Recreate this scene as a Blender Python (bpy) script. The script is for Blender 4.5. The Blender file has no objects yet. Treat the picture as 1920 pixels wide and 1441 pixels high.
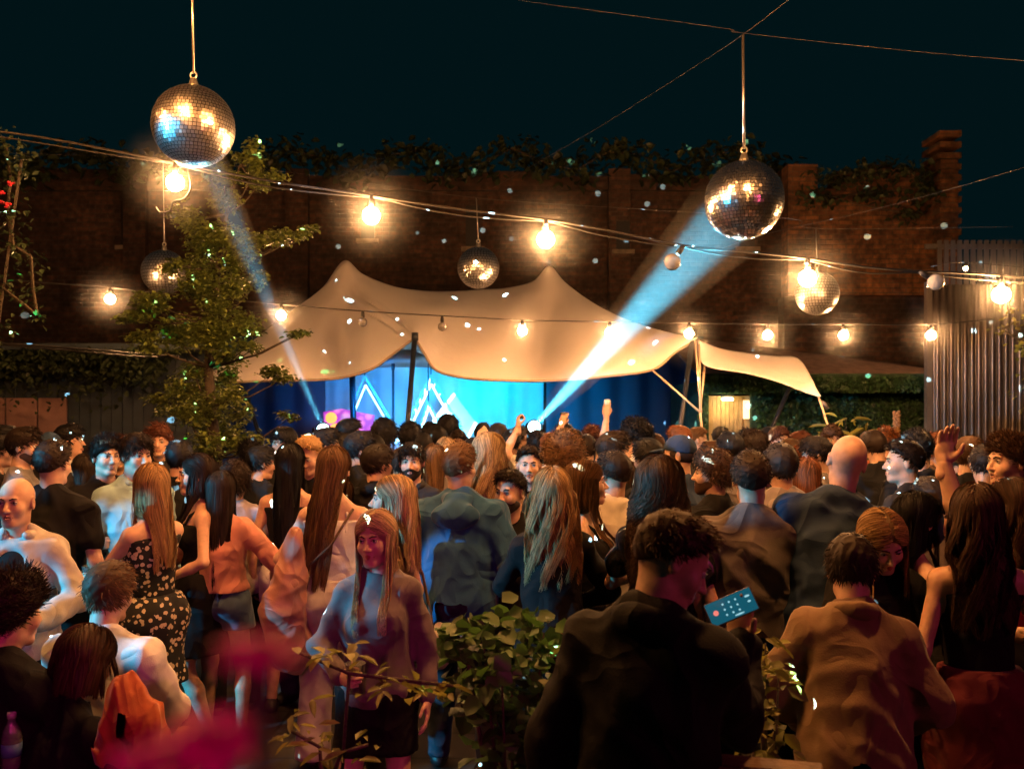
import bpy, bmesh, math, random
import numpy as np
from mathutils import Vector, Matrix, Euler, noise as mnoise
C = bpy.context.scene
COL = C.collection
PI = math.pi
F = 1663.0; HY = 765.0; CX = 960.0; HC = 2.05
def P(px, py, Y):
    "point whose picture position in the 1920 px photograph is (px, py) at distance Y"
    return Vector(((px - CX) / F * Y, Y, HC + (HY - py) / F * Y))

# ---------------------------------------------------------------- camera
cam_d = bpy.data.cameras.new('camera'); cam = bpy.data.objects.new('camera', cam_d); COL.objects.link(cam)
cam.location = (0, 0, HC); cam.rotation_euler = (PI / 2, 0, 0)
cam_d.sensor_width = 36; cam_d.lens = 36 * F / 1920; cam_d.shift_y = (HY - 720.5) / 1920
cam_d.clip_start = 0.05; cam_d.clip_end = 500
cam_d.dof.use_dof = True; cam_d.dof.focus_distance = 4.6; cam_d.dof.aperture_fstop = 3.6
C.camera = cam
# ---------------------------------------------------------------- world, exposure
w = bpy.data.worlds.new('World'); C.world = w; w.use_nodes = True
bg = w.node_tree.nodes['Background']; bg.inputs[0].default_value = (0.06, 0.62, 0.78, 1); bg.inputs[1].default_value = 0.0105
C.view_settings.view_transform = 'Standard'; C.view_settings.look = 'None'
C.view_settings.exposure = 0.0; C.view_settings.gamma = 1.0
cy = C.cycles
cy.use_denoising = True; cy.denoiser = 'OPENIMAGEDENOISE'
cy.max_bounces = 6; cy.diffuse_bounces = 2; cy.glossy_bounces = 3; cy.transmission_bounces = 6; cy.transparent_max_bounces = 12
cy.volume_bounces = 0; cy.caustics_reflective = False; cy.caustics_refractive = False
cy.sample_clamp_indirect = 3.0; cy.sample_clamp_direct = 0; cy.blur_glossy = 0.3
cy.volume_step_rate = 4; cy.use_light_tree = True

# ---------------------------------------------------------------- materials
MATS = {}
def mat(name, col, rough=0.6, metal=0.0, var=0.0, vscale=8.0, bump=0.0, bscale=60.0, emis=None, es=0.0, sheen=0.0, spec=0.5, trans=0.0, sss=0.0, coord='Object'):
    if name in MATS: return MATS[name]
    m = bpy.data.materials.new(name); m.use_nodes = True; nt = m.node_tree; b = nt.nodes['Principled BSDF']
    b.inputs['Base Color'].default_value = (*col, 1); b.inputs['Roughness'].default_value = rough; b.inputs['Metallic'].default_value = metal
    b.inputs['Specular IOR Level'].default_value = spec
    if trans: b.inputs['Transmission Weight'].default_value = trans
    if sss:
        b.inputs['Subsurface Weight'].default_value = sss; b.inputs['Subsurface Radius'].default_value = (0.01, 0.004, 0.002)
    if sheen: b.inputs['Sheen Weight'].default_value = sheen; b.inputs['Sheen Roughness'].default_value = 0.4
    if emis: b.inputs['Emission Color'].default_value = (*emis, 1); b.inputs['Emission Strength'].default_value = es
    tc = None
    if var or bump:
        tc = nt.nodes.new('ShaderNodeTexCoord')
    if var:
        n = nt.nodes.new('ShaderNodeTexNoise'); n.inputs['Scale'].default_value = vscale; n.inputs['Detail'].default_value = 4
        nt.links.new(tc.outputs[coord], n.inputs['Vector'])
        r = nt.nodes.new('ShaderNodeMapRange'); r.inputs[1].default_value = 0.3; r.inputs[2].default_value = 0.7
        r.inputs[3].default_value = 1 - var; r.inputs[4].default_value = 1 + var
        nt.links.new(n.outputs['Fac'], r.inputs[0])
        mx = nt.nodes.new('ShaderNodeMix'); mx.data_type = 'RGBA'; mx.blend_type = 'MULTIPLY'; mx.inputs[0].default_value = 1
        mx.inputs[6].default_value = (*col, 1); nt.links.new(r.outputs[0], mx.inputs[7]); nt.links.new(mx.outputs[2], b.inputs['Base Color'])
    if bump:
        n2 = nt.nodes.new('ShaderNodeTexNoise'); n2.inputs['Scale'].default_value = bscale; n2.inputs['Detail'].default_value = 3
        nt.links.new(tc.outputs[coord], n2.inputs['Vector'])
        bp = nt.nodes.new('ShaderNodeBump'); bp.inputs['Strength'].default_value = bump; bp.inputs['Distance'].default_value = 0.02
        nt.links.new(n2.outputs['Fac'], bp.inputs['Height']); nt.links.new(bp.outputs[0], b.inputs['Normal'])
    MATS[name] = m
    return m

# ---------------------------------------------------------------- objects and tags
def tag(o, label=None, cat=None, group=None, kind=None):
    if label: o['label'] = label
    if cat: o['category'] = cat
    if group: o['group'] = group
    if kind: o['kind'] = kind
    return o
def empty(name, loc=(0, 0, 0), rz=0.0):
    o = bpy.data.objects.new(name, None); COL.objects.link(o); o.location = loc; o.rotation_euler = (0, 0, rz)
    o.empty_display_size = 0.1
    return o
def link_mesh(name, me, m=None, parent=None, smooth=True):
    o = bpy.data.objects.new(name, me); COL.objects.link(o)
    if m is not None: me.materials.append(m)
    if parent is not None: o.parent = parent
    if smooth and len(me.polygons): me.polygons.foreach_set('use_smooth', np.ones(len(me.polygons), dtype=bool))
    return o
def np_mesh(name, V, Fc, m=None, parent=None, smooth=True):
    "V (n,3) ; Fc (k,4) or (k,3) array"
    me = bpy.data.meshes.new(name)
    V = np.asarray(V, dtype=np.float32); Fc = np.asarray(Fc, dtype=np.int32)
    k = Fc.shape[1] if len(Fc) else 4
    me.vertices.add(len(V)); me.vertices.foreach_set('co', V.ravel())
    me.loops.add(Fc.size); me.loops.foreach_set('vertex_index', Fc.ravel())
    me.polygons.add(len(Fc)); me.polygons.foreach_set('loop_start', np.arange(0, Fc.size, k, dtype=np.int32))
    try: me.polygons.foreach_set('loop_total', np.full(len(Fc), k, dtype=np.int32))
    except Exception: pass
    me.update(calc_edges=True)
    return link_mesh(name, me, m, parent, smooth)

class MB:
    "collects boxes, tubes, lathes and sheets, then links them as one mesh object"
    def __init__(s): s.v = []; s.f = []
    def add(s, vs, fs):
        n = len(s.v); s.v += [tuple(v) for v in vs]; s.f += [tuple(i + n for i in f) for f in fs]
    def box(s, c, size, M=None):
        cx, cy_, cz = c; a, b, d = size[0] / 2, size[1] / 2, size[2] / 2
        vs = [Vector((x, y, z)) for x in (-a, a) for y in (-b, b) for z in (-d, d)]
        if M is not None: vs = [M @ v for v in vs]
        vs = [v + Vector(c) for v in vs]
        s.add(vs, [(0, 1, 3, 2), (4, 6, 7, 5), (0, 4, 5, 1), (2, 3, 7, 6), (0, 2, 6, 4), (1, 5, 7, 3)])
    def bar(s, a, b, wd, th=None):
        "rectangular bar between two points"
        a = Vector(a); b = Vector(b); d = b - a; q = d.to_track_quat('Z', 'Y').to_matrix()
        s.box((a + b) / 2, (wd, th or wd, d.length), q)
    def tube(s, pts, r, n=8, caps=True):
        pts = [Vector(p) for p in pts]; rs = r if isinstance(r, (list, tuple)) else [r] * len(pts)
        vs = []; fs = []; up = None
        for i, p in enumerate(pts):
            d = (pts[min(i + 1, len(pts) - 1)] - pts[max(i - 1, 0)]).normalized()
            if up is None: up = d.orthogonal().normalized()
            up = (up - d * up.dot(d))
            up = up.normalized() if up.length > 1e-6 else d.orthogonal().normalized()
            sd = d.cross(up)
            for k in range(n):
                t = 2 * PI * k / n; vs.append(p + (up * math.cos(t) + sd * math.sin(t)) * rs[i])
        for i in range(len(pts) - 1):
            for k in range(n):
                k2 = (k + 1) % n; fs.append((i * n + k, i * n + k2, (i + 1) * n + k2, (i + 1) * n + k))
        if caps:
            fs.append(tuple(range(n))[::-1]); fs.append(tuple((len(pts) - 1) * n + k for k in range(n)))
        s.add(vs, fs)
    def lathe(s, prof, c=(0, 0, 0), n=20, M=None, closed=False):
        vs = []; fs = []; c = Vector(c)
        for r, z in prof:
            for k in range(n):
                t = 2 * PI * k / n; v = Vector((r * math.cos(t), r * math.sin(t), z))
                if M is not None: v = M @ v
                vs.append(v + c)
        m = len(prof)
        for i in range(m if closed else m - 1):
            j = (i + 1) % m
            for k in range(n):
                k2 = (k + 1) % n; fs.append((i * n + k, i * n + k2, j * n + k2, j * n + k))
        s.add(vs, fs)
    def ball(s, c, r, n=12, sc=(1, 1, 1)):
        prof = [(max(1e-4, r * math.sin(PI * i / n)), -r * math.cos(PI * i / n)) for i in range(n + 1)]
        s.lathe(prof, c, n * 2, Matrix.Diagonal(Vector(sc)))
    def build(s, name, m=None, parent=None, smooth=False, bevel=0):
        me = bpy.data.meshes.new(name); me.from_pydata(s.v, [], s.f); me.update()
        o = link_mesh(name, me, m, parent, smooth)
        if bevel:
            b = o.modifiers.new('bevel', 'BEVEL'); b.width = bevel; b.segments = 2; b.limit_method = 'ANGLE'
        return o
def grid_mesh(name, G, m, parent=None, thick=0, smooth=True):
    "G (nu, nv, 3) lattice of points"
    nu, nv = G.shape[:2]; idx = np.arange(nu * nv).reshape(nu, nv)
    q = np.stack([idx[:-1, :-1], idx[1:, :-1], idx[1:, 1:], idx[:-1, 1:]], -1).reshape(-1, 4)
    o = np_mesh(name, G.reshape(-1, 3), q, m, parent, smooth)
    if thick:
        sd = o.modifiers.new('thick', 'SOLIDIFY'); sd.thickness = thick; sd.offset = 0
    return o
def crv(pts, n):
    "smooth curve through control points, n samples"
    p = np.array(pts, dtype=float); m = len(p)
    t = np.linspace(0, m - 1, n); i = np.clip(t.astype(int), 0, m - 2); f = (t - i)[:, None]
    a = p[np.clip(i - 1, 0, m - 1)]; b = p[i]; c = p[i + 1]; d = p[np.clip(i + 2, 0, m - 1)]
    return 0.5 * ((2 * b) + (-a + c) * f + (2 * a - 5 * b + 4 * c - d) * f ** 2 + (-a + 3 * b - 3 * c + d) * f ** 3)
# ---------------------------------------------------------------- lights of the place
WARM = (1.0, 0.50, 0.20)
def spot(name, loc, target, power, col, angle, blend=0.2, radius=0.02):
    l = bpy.data.lights.new(name, 'SPOT'); l.energy = power; l.color = col; l.spot_size = math.radians(angle); l.spot_blend = blend; l.shadow_soft_size = radius
    o = bpy.data.objects.new(name, l); COL.objects.link(o); o.location = loc
    o.rotation_euler = (Vector(target) - Vector(loc)).to_track_quat('-Z', 'Y').to_euler()
    return o
BALL_L = P(363, 237, 5.55); BALL_R = P(1395, 375, 5.7)
SRC_L = P(607, 806, 12.6); SRC_R = P(1000, 800, 12.6)
spot('beam_spot', SRC_L, BALL_L, 60000, (0.12, 0.72, 1.0), 1.45, 0.5, 0.03)
spot('beam_spot', SRC_R, BALL_R, 170000, (0.10, 0.72, 1.0), 3.4, 0.5, 0.03)
# rig wash lamps outside the picture; the last one is added for the blooms
o = spot('side_wash', (-7.0, 1.8, 3.0), (.2, 6.6, 1.6), 3400, (.05, .6, 1.0), 38, .25, .03)
o.data.use_nodes = True; nt = o.data.node_tree; em = nt.nodes['Emission']; tc = nt.nodes.new('ShaderNodeTexCoord'); nz = nt.nodes.new('ShaderNodeTexNoise'); nz.inputs['Scale'].default_value = 14; nz.inputs['Detail'].default_value = 1
nt.links.new(tc.outputs['Normal'], nz.inputs['Vector']); mr = nt.nodes.new('ShaderNodeMapRange'); mr.inputs[1].default_value = .47; mr.inputs[2].default_value = .52; nt.links.new(nz.outputs['Fac'], mr.inputs[0]); nt.links.new(mr.outputs[0], em.inputs['Strength'])
spot('side_wash', (3.6, .6, 3.0), (-1.2, 4.2, .8), 60, (1.0, .06, .25), 95, .9, .1)
spot('side_wash', (-.35, -1.2, 2.6), (-1.7, 4.4, .8), 170, (1.0, .03, .30), 44, .8, .08)
spot('side_wash', (-.02, -1.1, 2.25), P(450, 1300, .25), 22, (1.0, .03, .30), 14, .8, .05)  # added lamp that brightens the blurred magenta blooms
# ---------------------------------------------------------------- ground and back wall
def node_mat(name):
    m = bpy.data.materials.new(name); m.use_nodes = True
    return m, m.node_tree, m.node_tree.nodes['Principled BSDF']
def ground_mat():
    m, nt, b = node_mat('paved ground'); tc = nt.nodes.new('ShaderNodeTexCoord')
    br = nt.nodes.new('ShaderNodeTexBrick'); br.inputs['Scale'].default_value = 1.0; br.inputs['Brick Width'].default_value = 0.6; br.inputs['Row Height'].default_value = 0.4
    br.inputs['Mortar Size'].default_value = 0.012; br.inputs['Color1'].default_value = (0.075, 0.065, 0.055, 1); br.inputs['Color2'].default_value = (0.05, 0.045, 0.04, 1); br.inputs['Mortar'].default_value = (0.015, 0.015, 0.015, 1)
    n = nt.nodes.new('ShaderNodeTexNoise'); n.inputs['Scale'].default_value = 2.5; n.inputs['Detail'].default_value = 6
    nt.links.new(tc.outputs['Object'], br.inputs['Vector']); nt.links.new(tc.outputs['Object'], n.inputs['Vector'])
    mx = nt.nodes.new('ShaderNodeMix'); mx.data_type = 'RGBA'; mx.blend_type = 'MULTIPLY'; mx.inputs[0].default_value = 0.8
    nt.links.new(br.outputs['Color'], mx.inputs[6]); nt.links.new(n.outputs['Fac'], mx.inputs[7]); nt.links.new(mx.outputs[2], b.inputs['Base Color'])
    r = nt.nodes.new('ShaderNodeMapRange'); r.inputs[3].default_value = 0.25; r.inputs[4].default_value = 0.7; nt.links.new(n.outputs['Fac'], r.inputs[0]); nt.links.new(r.outputs[0], b.inputs['Roughness'])
    bp = nt.nodes.new('ShaderNodeBump'); bp.inputs['Strength'].default_value = 0.5; bp.inputs['Distance'].default_value = 0.01; nt.links.new(br.outputs['Fac'], bp.inputs['Height']); bp.invert = True; nt.links.new(bp.outputs[0], b.inputs['Normal'])
    return m
mb = MB(); mb.add([(-90, -30, 0), (90, -30, 0), (90, 120, 0), (-90, 120, 0)], [(0, 1, 2, 3)])
tag(mb.build('ground', ground_mat()), kind='structure')

def brick_mat(name, c1, c2, mort, dirt=0.6):
    m, nt, b = node_mat(name); tc = nt.nodes.new('ShaderNodeTexCoord')
    sp = nt.nodes.new('ShaderNodeSeparateXYZ'); cb = nt.nodes.new('ShaderNodeCombineXYZ')
    nt.links.new(tc.outputs['Object'], sp.inputs[0]); nt.links.new(sp.outputs[0], cb.inputs[0]); nt.links.new(sp.outputs[2], cb.inputs[1]); nt.links.new(sp.outputs[1], cb.inputs[2])
    br = nt.nodes.new('ShaderNodeTexBrick'); br.inputs['Scale'].default_value = 1; br.inputs['Brick Width'].default_value = 0.235; br.inputs['Row Height'].default_value = 0.085
    br.inputs['Mortar Size'].default_value = 0.009; br.inputs['Color1'].default_value = (*c1, 1); br.inputs['Color2'].default_value = (*c2, 1); br.inputs['Mortar'].default_value = (*mort, 1)
    nt.links.new(cb.outputs[0], br.inputs['Vector'])
    n = nt.nodes.new('ShaderNodeTexNoise'); n.inputs['Scale'].default_value = 1.3; n.inputs['Detail'].default_value = 8; n.inputs['Roughness'].default_value = 0.65
    nt.links.new(tc.outputs['Object'], n.inputs['Vector'])
    n3 = nt.nodes.new('ShaderNodeTexNoise'); n3.inputs['Scale'].default_value = 9; n3.inputs['Detail'].default_value = 3; nt.links.new(tc.outputs['Object'], n3.inputs['Vector'])
    r = nt.nodes.new('ShaderNodeMapRange'); r.inputs[1].default_value = 0.35; r.inputs[2].default_value = 0.65; r.inputs[3].default_value = 1 - dirt; r.inputs[4].default_value = 1.3
    nt.links.new(n.outputs['Fac'], r.inputs[0])
    r3 = nt.nodes.new('ShaderNodeMapRange'); r3.inputs[1].default_value = 0.3; r3.inputs[2].default_value = 0.7; r3.inputs[3].default_value = 0.45; r3.inputs[4].default_value = 1.5; nt.links.new(n3.outputs['Fac'], r3.inputs[0])
    mu = nt.nodes.new('ShaderNodeMath'); mu.operation = 'MULTIPLY'; nt.links.new(r.outputs[0], mu.inputs[0]); nt.links.new(r3.outputs[0], mu.inputs[1])
    mx = nt.nodes.new('ShaderNodeMix'); mx.data_type = 'RGBA'; mx.blend_type = 'MULTIPLY'; mx.inputs[0].default_value = 1
    nt.links.new(br.outputs['Color'], mx.inputs[6]); nt.links.new(mu.outputs[0], mx.inputs[7]); nt.links.new(mx.outputs[2], b.inputs['Base Color'])
    b.inputs['Roughness'].default_value = 0.85
    bp = nt.nodes.new('ShaderNodeBump'); bp.inputs['Strength'].default_value = 0.8; bp.inputs['Distance'].default_value = 0.02; bp.invert = True
    nt.links.new(br.outputs['Fac'], bp.inputs['Height']); nt.links.new(bp.outputs[0], b.inputs['Normal'])
    return m
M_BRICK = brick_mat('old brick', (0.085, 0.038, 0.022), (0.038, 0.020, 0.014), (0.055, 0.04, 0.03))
M_DARK = mat('dark opening', (0.012, 0.012, 0.013), 0.6)
M_STONE = mat('sill stone', (0.20, 0.16, 0.12), 0.85, var=0.4, vscale=6)
WY = 17.0
def wx(px, Y=WY): return (px - CX) / F * Y
def wz(py, Y=WY): return HC + (HY - py) / F * Y
bw = tag(empty('brick_wall', (0, WY, 0)), 'tall old soot stained brick wall rising behind the pale stretch tent', 'wall')
rng = random.Random(4)
# main face with ragged top
mb = MB(); x = -26.0; zt = 6.9
while x < wx(1495):
    nx = min(x + rng.uniform(0.5, 1.1), wx(1495)); zt = max(6.5, min(7.1, zt + rng.uniform(-0.15, 0.15)))
    mb.box(((x + nx) / 2, 0.2, zt / 2), (nx - x, 0.4, zt)); x = nx
mb.build('brickwork', M_BRICK, bw)
mb = MB()
for px in (258, 560, 1160): mb.box((wx(px), -0.08, 3.3), (0.42, 0.16, 6.6))
for a, b_ in ((-800, 258), (258, 560), (560, 1160), (1160, 1495)): mb.box(((wx(a) + wx(b_)) / 2, -0.035, wz(350)), (wx(b_) - wx(a) - 0.42, 0.07, 0.17))
mb.build('pilaster', M_BRICK, bw)
for k, (px, py, w_, h_) in enumerate(((243, 425, 0.3, 0.75), (887, 425, 0.28, 0.8), (1166, 445, 0.26, 0.55), (690, 420, 0.26, 0.6), (1400, 430, 0.3, 0.7), (440, 420, .28, .7))):
    mb = MB(); mb.box((wx(px), -0.012 if px not in (258, 1166) else -0.175, wz(py)), (w_, 0.02, h_)); o = mb.build('window', M_DARK, bw)
    mb = MB(); mb.box((wx(px), -0.06 if px != 1166 else -0.2, wz(py) - h_ / 2 - 0.04), (w_ + 0.16, 0.14, 0.08)); mb.build('sill', M_STONE, o)
# return of the building on the right: brighter, pier and corner
br2 = tag(empty('brick_building', (0, 15.6, 0)), 'brick building end with rounded pier standing beside the metal fence', 'building')
BY = 15.6
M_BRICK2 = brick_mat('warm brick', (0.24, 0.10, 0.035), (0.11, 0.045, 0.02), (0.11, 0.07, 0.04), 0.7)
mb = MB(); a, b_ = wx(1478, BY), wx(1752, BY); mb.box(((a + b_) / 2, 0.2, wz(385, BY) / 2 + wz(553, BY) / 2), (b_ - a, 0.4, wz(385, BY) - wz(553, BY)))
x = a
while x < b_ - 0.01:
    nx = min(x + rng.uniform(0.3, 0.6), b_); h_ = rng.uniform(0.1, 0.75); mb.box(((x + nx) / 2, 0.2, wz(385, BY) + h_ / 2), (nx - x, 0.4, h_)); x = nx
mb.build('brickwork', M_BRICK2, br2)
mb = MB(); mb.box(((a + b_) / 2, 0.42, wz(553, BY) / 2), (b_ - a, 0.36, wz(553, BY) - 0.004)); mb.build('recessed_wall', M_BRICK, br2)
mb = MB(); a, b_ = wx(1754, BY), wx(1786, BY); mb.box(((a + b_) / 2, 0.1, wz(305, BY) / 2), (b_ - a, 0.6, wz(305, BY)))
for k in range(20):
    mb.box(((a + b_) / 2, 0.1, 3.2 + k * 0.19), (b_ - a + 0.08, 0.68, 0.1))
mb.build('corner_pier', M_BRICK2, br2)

# ---------------------------------------------------------------- right: palisade and corrugated metal
M_STEEL = mat('galvanised steel', (0.20, 0.18, 0.17), 0.4, 0.7, var=0.25, vscale=3, bump=0.1, bscale=20)
pf = tag(empty('palisade_fence', (0, 13.2, 0)), 'galvanised palisade fence of upright steel pales above the corrugated sheeting', 'fence')
mb = MB(); FY = 13.2
for k in range(26):
    x = wx(1762 + k * 12.6, FY); mb.box((x, 0, wz(450, FY) / 2), (0.062, 0.012, wz(450, FY))); mb.box((x - .025, 0.012, wz(450, FY) / 2), (0.008, 0.03, wz(450, FY) - .02))
mb.build('pale', M_STEEL, pf)
for z_ in (wz(461, FY), .6): mb = MB(); mb.box((wx(1920, FY), 0.05, z_), (2.9, 0.05, 0.07)); mb.build('rail', M_STEEL, pf)
cf = tag(empty('corrugated_fence', (0, 11.3, 0)), 'corrugated metal sheet fence with shiny vertical ribs beside the green shed', 'fence')
CY = 11.3; xs = np.linspace(wx(1748, CY), wx(2160, CY), 520); zs = np.array([0.0, 1.0, 2.0, 3.0, wz(533, CY)])
G = np.zeros((len(xs), len(zs), 3)); G[:, :, 0] = xs[:, None]; G[:, :, 2] = zs[None]
per = 12.9 / F * CY
ph = (xs - xs[0]) / per * 2 * PI
G[:, :, 1] = (np.tanh(2.2 * np.sin(ph)) * 0.024 + 0.006 * np.sin(xs * 5.1))[:, None]
M_CORR = mat('dull corrugated metal', (0.13, 0.11, 0.105), 0.38, 0.7, var=0.35, vscale=2.2, bump=0.12, bscale=12)
grid_mesh('sheet', G, M_CORR, cf, 0.002)
mb = MB(); mb.box((wx(1744, CY), 0.05, wz(528, CY) / 2), (0.07, 0.08, wz(528, CY))); mb.build('fence_post', M_STEEL, cf)

# ---------------------------------------------------------------- leaves
def leaf_mesh(name, pts, size, m, parent=None, seed=0, flat=0.5, droop=0.2, wide=0.5, jitter=0.4, nrm=None):
    r = np.random.default_rng(seed); n = len(pts); pts = np.asarray(pts, float)
    a = r.uniform(0, 2 * PI, n); d = np.stack([np.cos(a), np.sin(a), -droop + r.normal(0, 0.35, n)], 1); d /= np.linalg.norm(d, axis=1)[:, None]
    up = np.stack([r.normal(0, 1 - flat, n), r.normal(0, 1 - flat, n), np.full(n, 0.5 + flat)], 1) if nrm is None else nrm + r.normal(0, 0.4, (n, 3))
    s = np.cross(d, up); s /= np.linalg.norm(s, axis=1)[:, None] + 1e-9; u = np.cross(s, d)
    L = (size * (1 + r.uniform(-jitter, jitter, n)))[:, None]; W = L * wide
    P0 = pts; P1 = pts + d * L * 0.33 + s * W * 0.5 + u * L * 0.10; P2 = pts + d * L * 0.72 + s * W * 0.38 + u * L * 0.05; P3 = pts + d * L - u * L * 0.12
    P4 = pts + d * L * 0.72 - s * W * 0.38 + u * L * 0.05; P5 = pts + d * L * 0.33 - s * W * 0.5 + u * L * 0.10
    V = np.stack([P0, P1, P2, P3, P4, P5], 1).reshape(-1, 3); b = np.arange(n)[:, None] * 6
    Fc = np.concatenate([b + [0, 1, 2, 3], b + [0, 3, 4, 5]], 0)
    return np_mesh(name, V, Fc, m, parent, smooth=False)
def leaf_mat(name, col, rough=0.45, t=0.35):
    m, nt, b = node_mat(name); b.inputs['Roughness'].default_value = rough
    g = nt.nodes.new('ShaderNodeNewGeometry'); r = nt.nodes.new('ShaderNodeMapRange'); r.inputs[3].default_value = 0.45; r.inputs[4].default_value = 1.5
    nt.links.new(g.outputs['Random Per Island'], r.inputs[0])
    mx = nt.nodes.new('ShaderNodeMix'); mx.data_type = 'RGBA'; mx.blend_type = 'MULTIPLY'; mx.inputs[0].default_value = 1; mx.inputs[6].default_value = (*col, 1)
    nt.links.new(r.outputs[0], mx.inputs[7]); nt.links.new(mx.outputs[2], b.inputs['Base Color'])
    tr = nt.nodes.new('ShaderNodeBsdfTranslucent'); nt.links.new(mx.outputs[2], tr.inputs[0]); ms = nt.nodes.new('ShaderNodeMixShader'); ms.inputs[0].default_value = t
    out = nt.nodes['Material Output']; nt.links.new(b.outputs[0], ms.inputs[1]); nt.links.new(tr.outputs[0], ms.inputs[2]); nt.links.new(ms.outputs[0], out.inputs[0])
    return m
M_LEAF_T = leaf_mat('tree leaf', (0.15, 0.19, 0.04)); M_LEAF_B = leaf_mat('bush leaf', (0.07, 0.17, 0.035)); M_LEAF_D = leaf_mat('dark ivy leaf', (0.05, 0.07, 0.03))
M_LEAF_Y = leaf_mat('yellow green leaf', (0.24, 0.24, 0.05)); M_BARK = mat('bark', (0.06, 0.045, 0.03), 0.9, var=0.4, vscale=20, bump=0.5, bscale=60)
def blob_pts(clumps, dens, seed, shell=0.0):
    r = np.random.default_rng(seed); out = []
    for (c, rad) in clumps:
        n = max(6, int(dens * (rad[0] * rad[1] * rad[2]) ** (2 / 3) * 10)); p = r.normal(0, 1, (n, 3)); p /= np.linalg.norm(p, axis=1)[:, None]
        p *= r.uniform(shell, 1, (n, 1)) ** 0.6 * r.uniform(0.75, 1.15, (n, 1)); out.append(p * np.array(rad) + np.array(c))
    return np.concatenate(out)
# left tree
TY = 8.6; s_ = TY / F
tree = tag(empty('tree', (P(400, 0, TY).x, TY, 0)), 'slender young tree with layered yellow green leaves beside the pale tent', 'tree')
T0 = np.array([tree.location.x, TY, 0.0])
cl = []
rt = random.Random(11)
for (px, py, rx, rz) in ((470, 295, 45, 14), (505, 338, 46, 12), (430, 330, 36, 18), (420, 372, 50, 26), (350, 425, 55, 30), (405, 420, 62, 34), (430, 475, 58, 34), (540, 450, 52, 14), (580, 435, 28, 10), (245, 600, 40, 13), (300, 575, 60, 26), (355, 545, 60, 30), (360, 600, 85, 40),
                         (430, 545, 60, 34), (478, 525, 36, 14), (290, 640, 52, 16), (395, 640, 70, 34), (450, 600, 56, 22), (560, 620, 34, 8), (345, 690, 46, 14), (505, 702, 52, 12), (350, 755, 56, 30), (400, 800, 74, 42), (322, 735, 36, 24), (430, 750, 46, 34),
                         (540, 775, 26, 9), (440, 835, 60, 36), (372, 850, 56, 26), (470, 655, 36, 12), (300, 760, 30, 16), (320, 500, 36, 14), (465, 440, 40, 18), (370, 490, 50, 26), (415, 700, 36, 24), (480, 300, 30, 30)):
    for q in range(3):
        ox, oz, oy = rt.uniform(-.5, .5) * rx, rt.uniform(-.9, .9) * rz, rt.uniform(-.45, .45)
        c = P(px + ox, py + oz, TY + oy) - Vector(T0); cl.append(((c.x, c.y, c.z), (rx * s_ * 0.62, rx * s_ * 0.6, rz * s_ * 0.85)))
pts = blob_pts(cl, 1050, 3)
leaf_mesh('crown', pts, 0.046, M_LEAF_T, tree, 5, flat=0.6, wide=0.62)
mb = MB()
axis = [P(412, 940, TY), P(405, 860, TY), P(396, 760, TY), P(391, 690, TY), P(398, 600, TY), P(410, 500, TY), P(425, 400, TY), P(450, 310, TY)]
axis[0].z = 0; axis = [a - Vector(T0) for a in axis]
mb.tube(axis, [.07, .06, .05, .045, .035, .028, .018, .007], 10)
for (c, rad) in cl[::2]:
    c = Vector(c); k = min(range(1, len(axis)), key=lambda i: abs(axis[i].z - (c.z - 0.25))); a = axis[k]
    m_ = a.lerp(c, .55) + Vector((0, 0, -.05)); mb.tube([a, m_, c], [.014, .009, .003], 5)
mb.build('trunk', M_BARK, tree, True)

# ---------------------------------------------------------------- right: green shed with a lit plank door
GY = 12.6
M_GREEN = mat('moss green cladding', (0.018, 0.045, 0.022), 0.9, var=0.5, vscale=14, bump=1.0, bscale=40)
M_ROOFF = mat('felt roof', (0.20, 0.13, 0.11), 0.9, var=0.3, vscale=9, bump=0.3)
M_PLANK = mat('pale plank', (0.42, 0.26, 0.12), 0.6, var=0.35, vscale=5, bump=0.2, bscale=30)
sh = tag(empty('green_shed', (wx(1550, GY), GY, 0)), 'low green clad shed with a lit plank door behind the crowd', 'shed')
ox = wx(1550, GY); xa, xb = wx(1312, GY) - ox, wx(1778, GY) - ox; zr = wz(706, GY)
dx0, dx1, dz = wx(1332, GY) - ox, wx(1412, GY) - ox, wz(741, GY)
mb = MB(); mb.box(((xa + dx0) / 2, 1.2, zr / 2 - .02), (dx0 - xa, 2.2, zr - .1)); mb.box(((xb - .1 + dx1) / 2, 1.2, zr / 2 - .02), (xb - .1 - dx1, 2.2, zr - .1))
mb.box(((dx0 + dx1) / 2, 1.2, (dz + zr - .06) / 2), (dx1 - dx0, 2.2, zr - .1 - dz)); mb.build('wall', M_GREEN, sh)
mb = MB(); zf = wz(734, GY) + .01
mb.add([(xa - .1, -.35, zr), (xb, -.35, zr), (xb, 2.6, zr + .32), (xa - .1, 2.6, zr + .75), (xa - .1, -.35, zr + .03), (xb, -.35, zr + .03), (xb, 2.6, zr + .38), (xa - .1, 2.6, zr + .82)], [(0, 1, 2, 3), (7, 6, 5, 4), (0, 4, 5, 1), (1, 5, 6, 2), (2, 6, 7, 3), (3, 7, 4, 0)]); mb.build('roof', M_ROOFF, sh)
mb = MB(); mb.box(((xa + xb) / 2, -.37, (zr + zf) / 2), (xb - xa + .2, .04, zr - zf + .06)); mb.build('fascia', M_GREEN, sh)
mb = MB(); n_ = 8
for k in range(n_):
    w_ = (wx(1397, GY) - ox - dx0) / n_; mb.box((dx0 + (k + .5) * w_, .16 + (k % 3) * .004, dz / 2), (w_ - .006, .03, dz - .01))
mb.build('door', M_PLANK, sh)
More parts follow.
